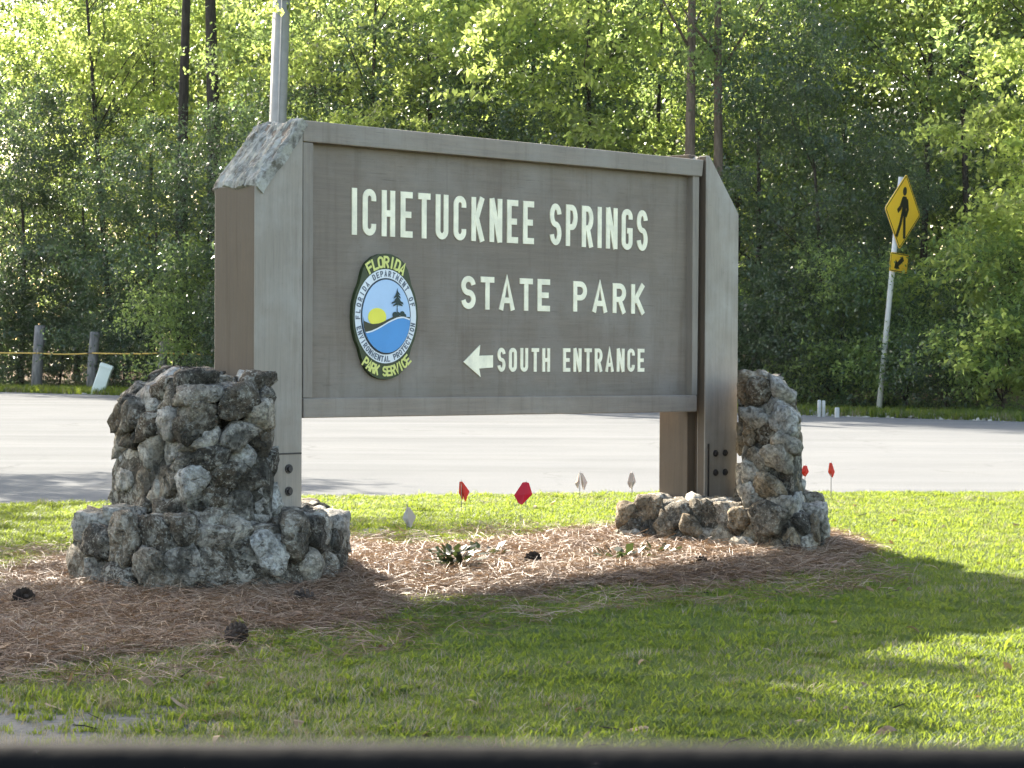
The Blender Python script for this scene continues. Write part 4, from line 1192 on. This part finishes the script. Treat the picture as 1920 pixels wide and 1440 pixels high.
for i, ((px, py), lb, n_, L_, h_, s) in enumerate(plants):
    p = on_ground(px, py, .05); g_ = float(ground_z(np.array([[p.x, p.y]]), False)[0])
    t = thing('small_plant', lb, 'plant', (p.x, p.y, g_), 0, 'small plants in the straw bed'); t.scale = (s, s, s)
    obj('foliage', plant_mesh(700 + i, n_, L_, h_), t)
    b = MB()
    for k in range(5):
        a = k * 1.3; b.tube([(0, 0, -.02), (.02 * math.cos(a), .02 * math.sin(a), h_ * .5), (.05 * math.cos(a), .05 * math.sin(a), h_)], [.004, .003, .002], 5)
    b.build('stem', M['bark_dark'], t)

# ------------------------------------------------------------------ marker flags
def flag(px, ytop, ybase, wpx, mat, label, seed, split=False, tilt=0.0):
    g_ = on_ground(px, ybase); Y = g_.y; m_ = FPX / Y
    top = at_depth(px, ytop, Y).z; L = (min(ybase - 8, ytop + wpx * 1.5) - ytop) / m_
    t = thing('marker_flag', label, 'flag', (g_.x, Y, -.01), 0, 'utility marker flags in the grass')
    b = MB(); b.tube([(0, 0, -.03), (tilt * .3, 0, top * .5), (tilt, 0, top + .012)], .0032, 6); b.build('wire', M['wire'], t, True)
    rr2 = random.Random(seed); w = wpx / m_ * 1.15; V = []; F_ = []; L *= 1.1
    def tail(x0, wl, wr, ln, yb):                               # one hanging, creased fold of the sheet: ridge with a wing on either side
        k_ = len(V); j = lambda: rr2.uniform(-.009, .009)
        wl *= rr2.uniform(.45, 1.15); wr *= rr2.uniform(.55, 1.25); sk = rr2.uniform(-.35, .35) * w / L
        V.extend([(x0 + tilt, -.003 + yb, top), (x0 + tilt - wl * .25 + j(), .004 + yb, top - .02 * ln), (x0 + tilt - wl, .016 + yb + j(), top - ln * .62 + j()), (x0 + tilt - wl * .35, .010 + yb, top - ln * .93),
                  (x0 + tilt + wr * .12 + j(), -.014 + yb, top - ln * .55), (x0 + tilt + wr * .1, -.010 + yb, top - ln), (x0 + tilt + wr * .95, .012 + yb + j(), top - ln * .55 + j()), (x0 + tilt + wr * .3 + j(), .003 + yb, top - ln * .04)])
        for q_ in range(k_, len(V)): V[q_] = (V[q_][0] + sk * (top - V[q_][2]), V[q_][1], V[q_][2])
        F_.extend([(k_, k_ + 1, k_ + 4), (k_ + 1, k_ + 2, k_ + 4), (k_ + 2, k_ + 3, k_ + 4), (k_ + 3, k_ + 5, k_ + 4), (k_, k_ + 4, k_ + 7), (k_ + 7, k_ + 4, k_ + 6), (k_ + 4, k_ + 5, k_ + 6)])
    if split:
        tail(-.004, w * .48, w * .06, L * .92, .006); tail(.006, w * .08, w * .52, L, -.006)
    else:
        tail(0, w * .5, w * .5, L, 0)
    me = mesh('flag', V, F_, mat, False); a = me.attributes.new('tint', 'FLOAT', 'FACE')
    o = obj('flag', me, t)
    sol = o.modifiers.new('thickness', 'SOLIDIFY'); sol.thickness = .0012
flag(865, 900, 962, 23, M['flag_red'], 'red marker flag split in two tails, left of the whole red flag', 1, True)
flag(986, 901, 958, 26, M['flag_red'], 'whole red marker flag below the middle of the sign', 2)
flag(1087, 884, 936, 20, M['flag_pink'], 'pale pink marker flag, the left one of the pale pair near the road', 3, True)
flag(1185, 884, 936, 20, M['flag_pink'], 'pale pink marker flag just left of the right stone pier', 4, True)
flag(763, 947, 1000, 24, M['flag_white'], 'white marker flag nearest the left stone pier', 5)
flag(1509, 870, 938, 13, M['flag_red'], 'red marker flag partly hidden behind the right stone pier', 6)
flag(1558, 865, 936, 17, M['flag_red'], 'red marker flag furthest right, standing clear in the open', 7)

# ------------------------------------------------------------------ across the road
Yp = far_Y(505) + 1.2
b0 = at_depth(505, 745, Yp); b1 = at_depth(530, -60, Yp)
t = thing('utility_pole', 'pale grey concrete pole rising behind the left end of the sign', 'pole', (b0.x, Yp, 0), 0)
m_ = FPX / Yp
b = MB()
topz = b1.z; dx = b1.x - b0.x
for zz0, zz1, r0_, r1_ in ((-.3, topz * .93, 16.5 / m_, 16 / m_), (topz * .93, topz * 1.25, 14.5 / m_, 13 / m_)):
    b.tube([(dx * zz0 / topz, 0, zz0), (dx * (zz0 + zz1) / 2 / topz, 0, (zz0 + zz1) / 2), (dx * zz1 / topz, 0, zz1)], [r0_, (r0_ + r1_) / 2, r1_], 20)
b.build('shaft', M['pole_grey'], t, True)
b = MB(); b.tube([(dx * -.2 / topz + .03, -16.2 / m_, -.2), (dx + .03, -15.5 / m_, topz)], [.022, .022], 6); b.build('conduit', M['pole_grey'], t, True)
b = MB(); b.tube([(dx * .925, 0, topz * .925), (dx * .935, 0, topz * .935)], [17.5 / m_, 17.5 / m_], 20); b.build('band', M['galv'], t, True)

# pedestrian crossing sign, leaning
base = on_ground(1647, 776); Ys = base.y; m_ = FPX / Ys
t = thing('crossing_sign', 'leaning yellow diamond pedestrian crossing sign with arrow plaque at the road edge', 'road sign', (base.x, base.y, -.02))
topx = at_depth(1690, 325, Ys)
lean = math.atan2(topx.x - base.x, topx.z)
t.rotation_euler = (0, lean, 0)
H = topx.z / math.cos(lean) - .04
b = MB(); b.tube([(0, 0, -.4), (0, 0, H * .5), (0, 0, H)], [.046, .046, .044], 14); b.build('pole', M['galv'], t, True)
yaw = math.atan2(.80, .60)
TX = Vector((math.cos(yaw), math.sin(yaw), 0)); NF = Vector((TX.y, -TX.x, 0))
def face(pts, d0, d1, zc, xo=0.0):
    n = len(pts)
    V = [tuple(TX * (x + xo) + NF * d0 + Vector((0, 0, zc + z))) for x, z in pts] + [tuple(TX * (x + xo) + NF * d1 + Vector((0, 0, zc + z))) for x, z in pts]
    return V, [tuple(range(n)), tuple(reversed(range(n, 2 * n)))] + [(i, (i + 1) % n, (i + 1) % n + n, i + n) for i in range(n)]
def rsq(hw, hz, r, n=4):
    return [(sx * (hw - r) + r * math.cos(R(a0 + 90 * i / n)), sz * (hz - r) + r * math.sin(R(a0 + 90 * i / n))) for sx, sz, a0 in ((1, 1, 0), (-1, 1, 90), (-1, -1, 180), (1, -1, 270)) for i in range(n + 1)]
side = .44
def rot45(pts): return [((x - z) * .7071, (x + z) * .7071) for x, z in pts]
zc = H - .56; SO = .06
b = MB(); b.add(*face(rot45(rsq(side, side, .05)), .062, .056, zc, SO)); b.build('diamond_plate', M['sign_yellow'], t)
b = MB(); b.add(*face(rot45(rsq(side - .001, side - .001, .05)), .0555, .050, zc, SO)); b.build('plate_back', M['alu'], t)
def signstroke(b, strokes, s, z, d, xo):
    for si, (pts, cl) in enumerate(strokes):
        Lf, Rt = ribbon(pts, cl, s)
        q_ = [(p.x, p.y) for p in Lf] + [(p.x, p.y) for p in reversed(Rt)]
        n_ = len(Lf)
        V = [tuple(TX * (p[0] + xo) + NF * (d + si * .0006) + Vector((0, 0, z + p[1]))) for p in [(q.x, q.y) for q in Lf] + [(q.x, q.y) for q in Rt]]
        b.add(V, [(i, n_ + i, n_ + i + 1, i + 1) for i in range(n_ - 1)] + ([(n_ - 1, 2 * n_ - 1, n_, 0)] if cl else []))
# border line
b = MB(); signstroke(b, [(rot45(rsq(side - .025, side - .025, .035)), True)], .018, zc, .0635, SO); b.build('border', M['sign_black'], t)
b = MB()
hd = [(.0 + .066 * math.cos(k * math.pi / 8), .335 + .072 * math.sin(k * math.pi / 8)) for k in range(16)]
V, F_ = face(hd, .065, .0625, zc, SO); b.add(V, F_)
V, F_ = face([(-.05, .25), (.07, .25), (.115, .19), (.085, -.03), (-.045, -.03), (-.04, .10)], .0652, .0625, zc, SO); b.add(V, F_)
signstroke(b, [([(-.03, .22), (-.10, .06), (-.19, -.01)], False), ([(.09, .21), (.15, .05), (.10, -.07)], False), ([(-.01, .0), (-.055, -.20), (-.15, -.42)], False), ([(.05, .0), (.085, -.22), (.12, -.43)], False)], .082, zc, .0656, SO)
b.build('walking_figure', M['sign_black'], t)
zp = zc - .62 - .215; PO = .10
b = MB(); b.add(*face(rsq(.31, .155, .03), .062, .056, zp, PO)); b.build('arrow_plaque', M['sign_yellow'], t)
b = MB(); signstroke(b, [(rsq(.295, .140, .025), True)], .014, zp, .0635, PO)
ar = [(-.16, -.10), (-.13, .045), (-.075, .005), (.10, .115), (.155, .045), (-.015, -.06), (.03, -.10)]
V, F_ = face(ar, .065, .0625, zp, PO); b.add(V, [(0, 1, 2), (0, 2, 5), (0, 5, 6), (2, 3, 4, 5)] + F_[2:])
b.build('arrow', M['sign_black'], t)
b = MB()
for zz in (zc + .3, zc - .3, zp): b.tube([(0, 0, zz), tuple(NF * .056 + Vector((0, 0, zz)))], [.018, .018], 8)
b.build('bracket', M['galv'], t)

# fence posts, rope, pedestal
fp = [(70, 610, 732, 20, 'grey weathered fence post at far left'), (173, 622, 733, 19, 'grey weathered fence post behind the leaning pale pedestal'), (303, 640, 736, 16, 'grey fence post half hidden behind the left stone pier')]
tops = []
for i, (px, yt, yb, wpx, lb) in enumerate(fp):
    Yf = far_Y(px) + 1.7 + .1 * i; m_ = FPX / Yf
    p0 = at_depth(px - 3, yb, Yf); p1 = at_depth(px + 5, yt, Yf)
    t = thing('fence_post', lb, 'post', (p0.x, Yf, 0), 0, 'fence posts across the road')
    b = MB(); r_ = wpx / 2 / m_; dx = p1.x - p0.x; z1_ = p1.z
    b.tube([(0, 0, -.3), (dx * .5, 0, z1_ * .5), (dx, 0, z1_ - .02), (dx, 0, z1_)], [r_ * 1.05, r_, r_ * .97, r_ * .8], 14)
    b.build('shaft', M['fence_wood'], t, True)
    b = MB(); zr = at_depth(px, 662, Yf).z; b.tube([(dx * .6 - r_ - .02, -r_ * .5, zr), (dx * .6, -r_ - .03, zr), (dx * .6 + r_ + .02, -r_ * .5, zr)], [.012, .012, .012], 6); b.build('staple', M['bolt'], t)
    tops.append(Vector((p0.x + dx * .6, Yf - r_ - .02, zr)))
L_ = [at_depth(-160, 655, tops[0].y + 1.5)] + tops + [Vector((tops[2].x + 3.2, tops[2].y - 2.6, tops[2].z))]
b = MB(); pts = []
for a, c in zip(L_[:-1], L_[1:]):
    for k in range(10):
        s = k / 10; p = a.lerp(c, s); p.z -= .025 * 4 * s * (1 - s) * (.6 if a is tops[1] else 1); pts.append(p)
pts.append(L_[-1]); b.tube(pts, .016, 6)
tag(b.build('rope', M['rope'], None, True), 'yellow rope strung between the grey fence posts', 'rope')
Yd = far_Y(190) + .35; p0 = at_depth(182, 737, Yd); p1 = at_depth(201, 683, Yd); m_ = FPX / Yd
t = thing('utility_pedestal', 'leaning pale green plastic utility pedestal at the far road edge', 'pedestal', (p0.x, Yd, -.02))
ln = math.atan2(p1.x - p0.x, p1.z); t.rotation_euler = (0, ln, 0); Hh = p1.z / math.cos(ln); hw = 12.0 / m_
b = MB(); b.box(-hw, hw, -hw * .7, hw * .7, -.2, Hh - .05); b.build('body', M['pedestal'], t, bevel=.03)
b = MB(); b.hexa([(-hw * 1.08, -hw * .8, Hh - .07), (hw * 1.08, -hw * .8, Hh - .07), (hw * 1.02, -hw * .7, Hh + .02), (-hw * 1.02, -hw * .7, Hh + .02)], [(-hw * 1.08, hw * .8, Hh - .07), (hw * 1.08, hw * .8, Hh - .07), (hw * 1.02, hw * .7, Hh + .02), (-hw * 1.02, hw * .7, Hh + .02)]); b.build('lid', M['pedestal'], t, bevel=.02)
for (px, yt, yb, wpx, lb) in ((1536, 750, 779, 7, 'short pale stub post at the far road edge, leftmost of three'), (1544, 751, 779, 7, 'short pale stub post touching the leftmost stub'), (1569.5, 764, 780, 9, 'lowest pale stub post at the far road edge, standing apart on the right')):
    g_ = on_ground(px, yb); m_ = FPX / g_.y; hh = (yb - yt) / m_
    b = MB(); b.tube([(0, 0, -.2), (0, 0, hh - .02), (0, 0, hh)], [wpx / 2 / m_, wpx / 2 / m_, wpx / 2 / m_ * .8], 12)
    o = b.build('stub_post', M['pipe'], None, True); o.location = g_; tag(o, lb, 'post', 'stub posts across the road')

# ------------------------------------------------------------------ the car the picture is taken from: sill of its side window
t = thing('car_door', 'black car door whose window sill crosses the bottom of the photo', 'car door', (0, .62, 0))
zs = at_depth(960, 1399, .62).z - .0080
prof = [(-.05, zs - .045), (-.045, zs - .008), (-.02, zs), (.01, zs - .004), (.028, zs - .02), (.045, zs - .05), (.075, zs - .20), (.085, zs - .42), (.07, zs - .68), (.05, zs - .80), (-.05, zs - .80)]
b = MB(); n = len(prof); xs = np.linspace(-2.6, 2.6, 20); V = []; F_ = []
for x in xs: V += [(x, y, z + .006 * (x > 2)) for y, z in prof]
for i in range(len(xs) - 1):
    for k in range(n): F_.append((i * n + k, i * n + (k + 1) % n, (i + 1) * n + (k + 1) % n, (i + 1) * n + k))
F_ += [tuple(range(n)), tuple(reversed(range((len(xs) - 1) * n, len(xs) * n)))]
b.add(V, F_); b.build('door_panel', M['car_paint'], t, True)
b = MB(); b.tube([(x, -.006, zs - .001) for x in xs], [.011] * len(xs), 10); b.build('weather_strip', M['rubber'], t, True)
b = MB(); b.box(-.45, -.22, .082, .105, zs - .26, zs - .225); b.build('handle', M['car_paint'], t, bevel=.008)

# ------------------------------------------------------------------ humid morning air
b = MB(); b.box(-90, 90, -25, 130, -1.3, 30)
hz = b.build('haze', None); tag(hz, kind='stuff')
hm = bpy.data.materials.new('air'); hm.use_nodes = True; hn = hm.node_tree.nodes; hn.remove(hn['Principled BSDF'])
pv = hn.new('ShaderNodeVolumePrincipled'); pv.inputs['Density'].default_value = .00006; pv.inputs['Color'].default_value = (.9, .95, 1.0, 1)
hm.node_tree.links.new(pv.outputs[0], hn['Material Output'].inputs['Volume']); hz.data.materials.append(hm)
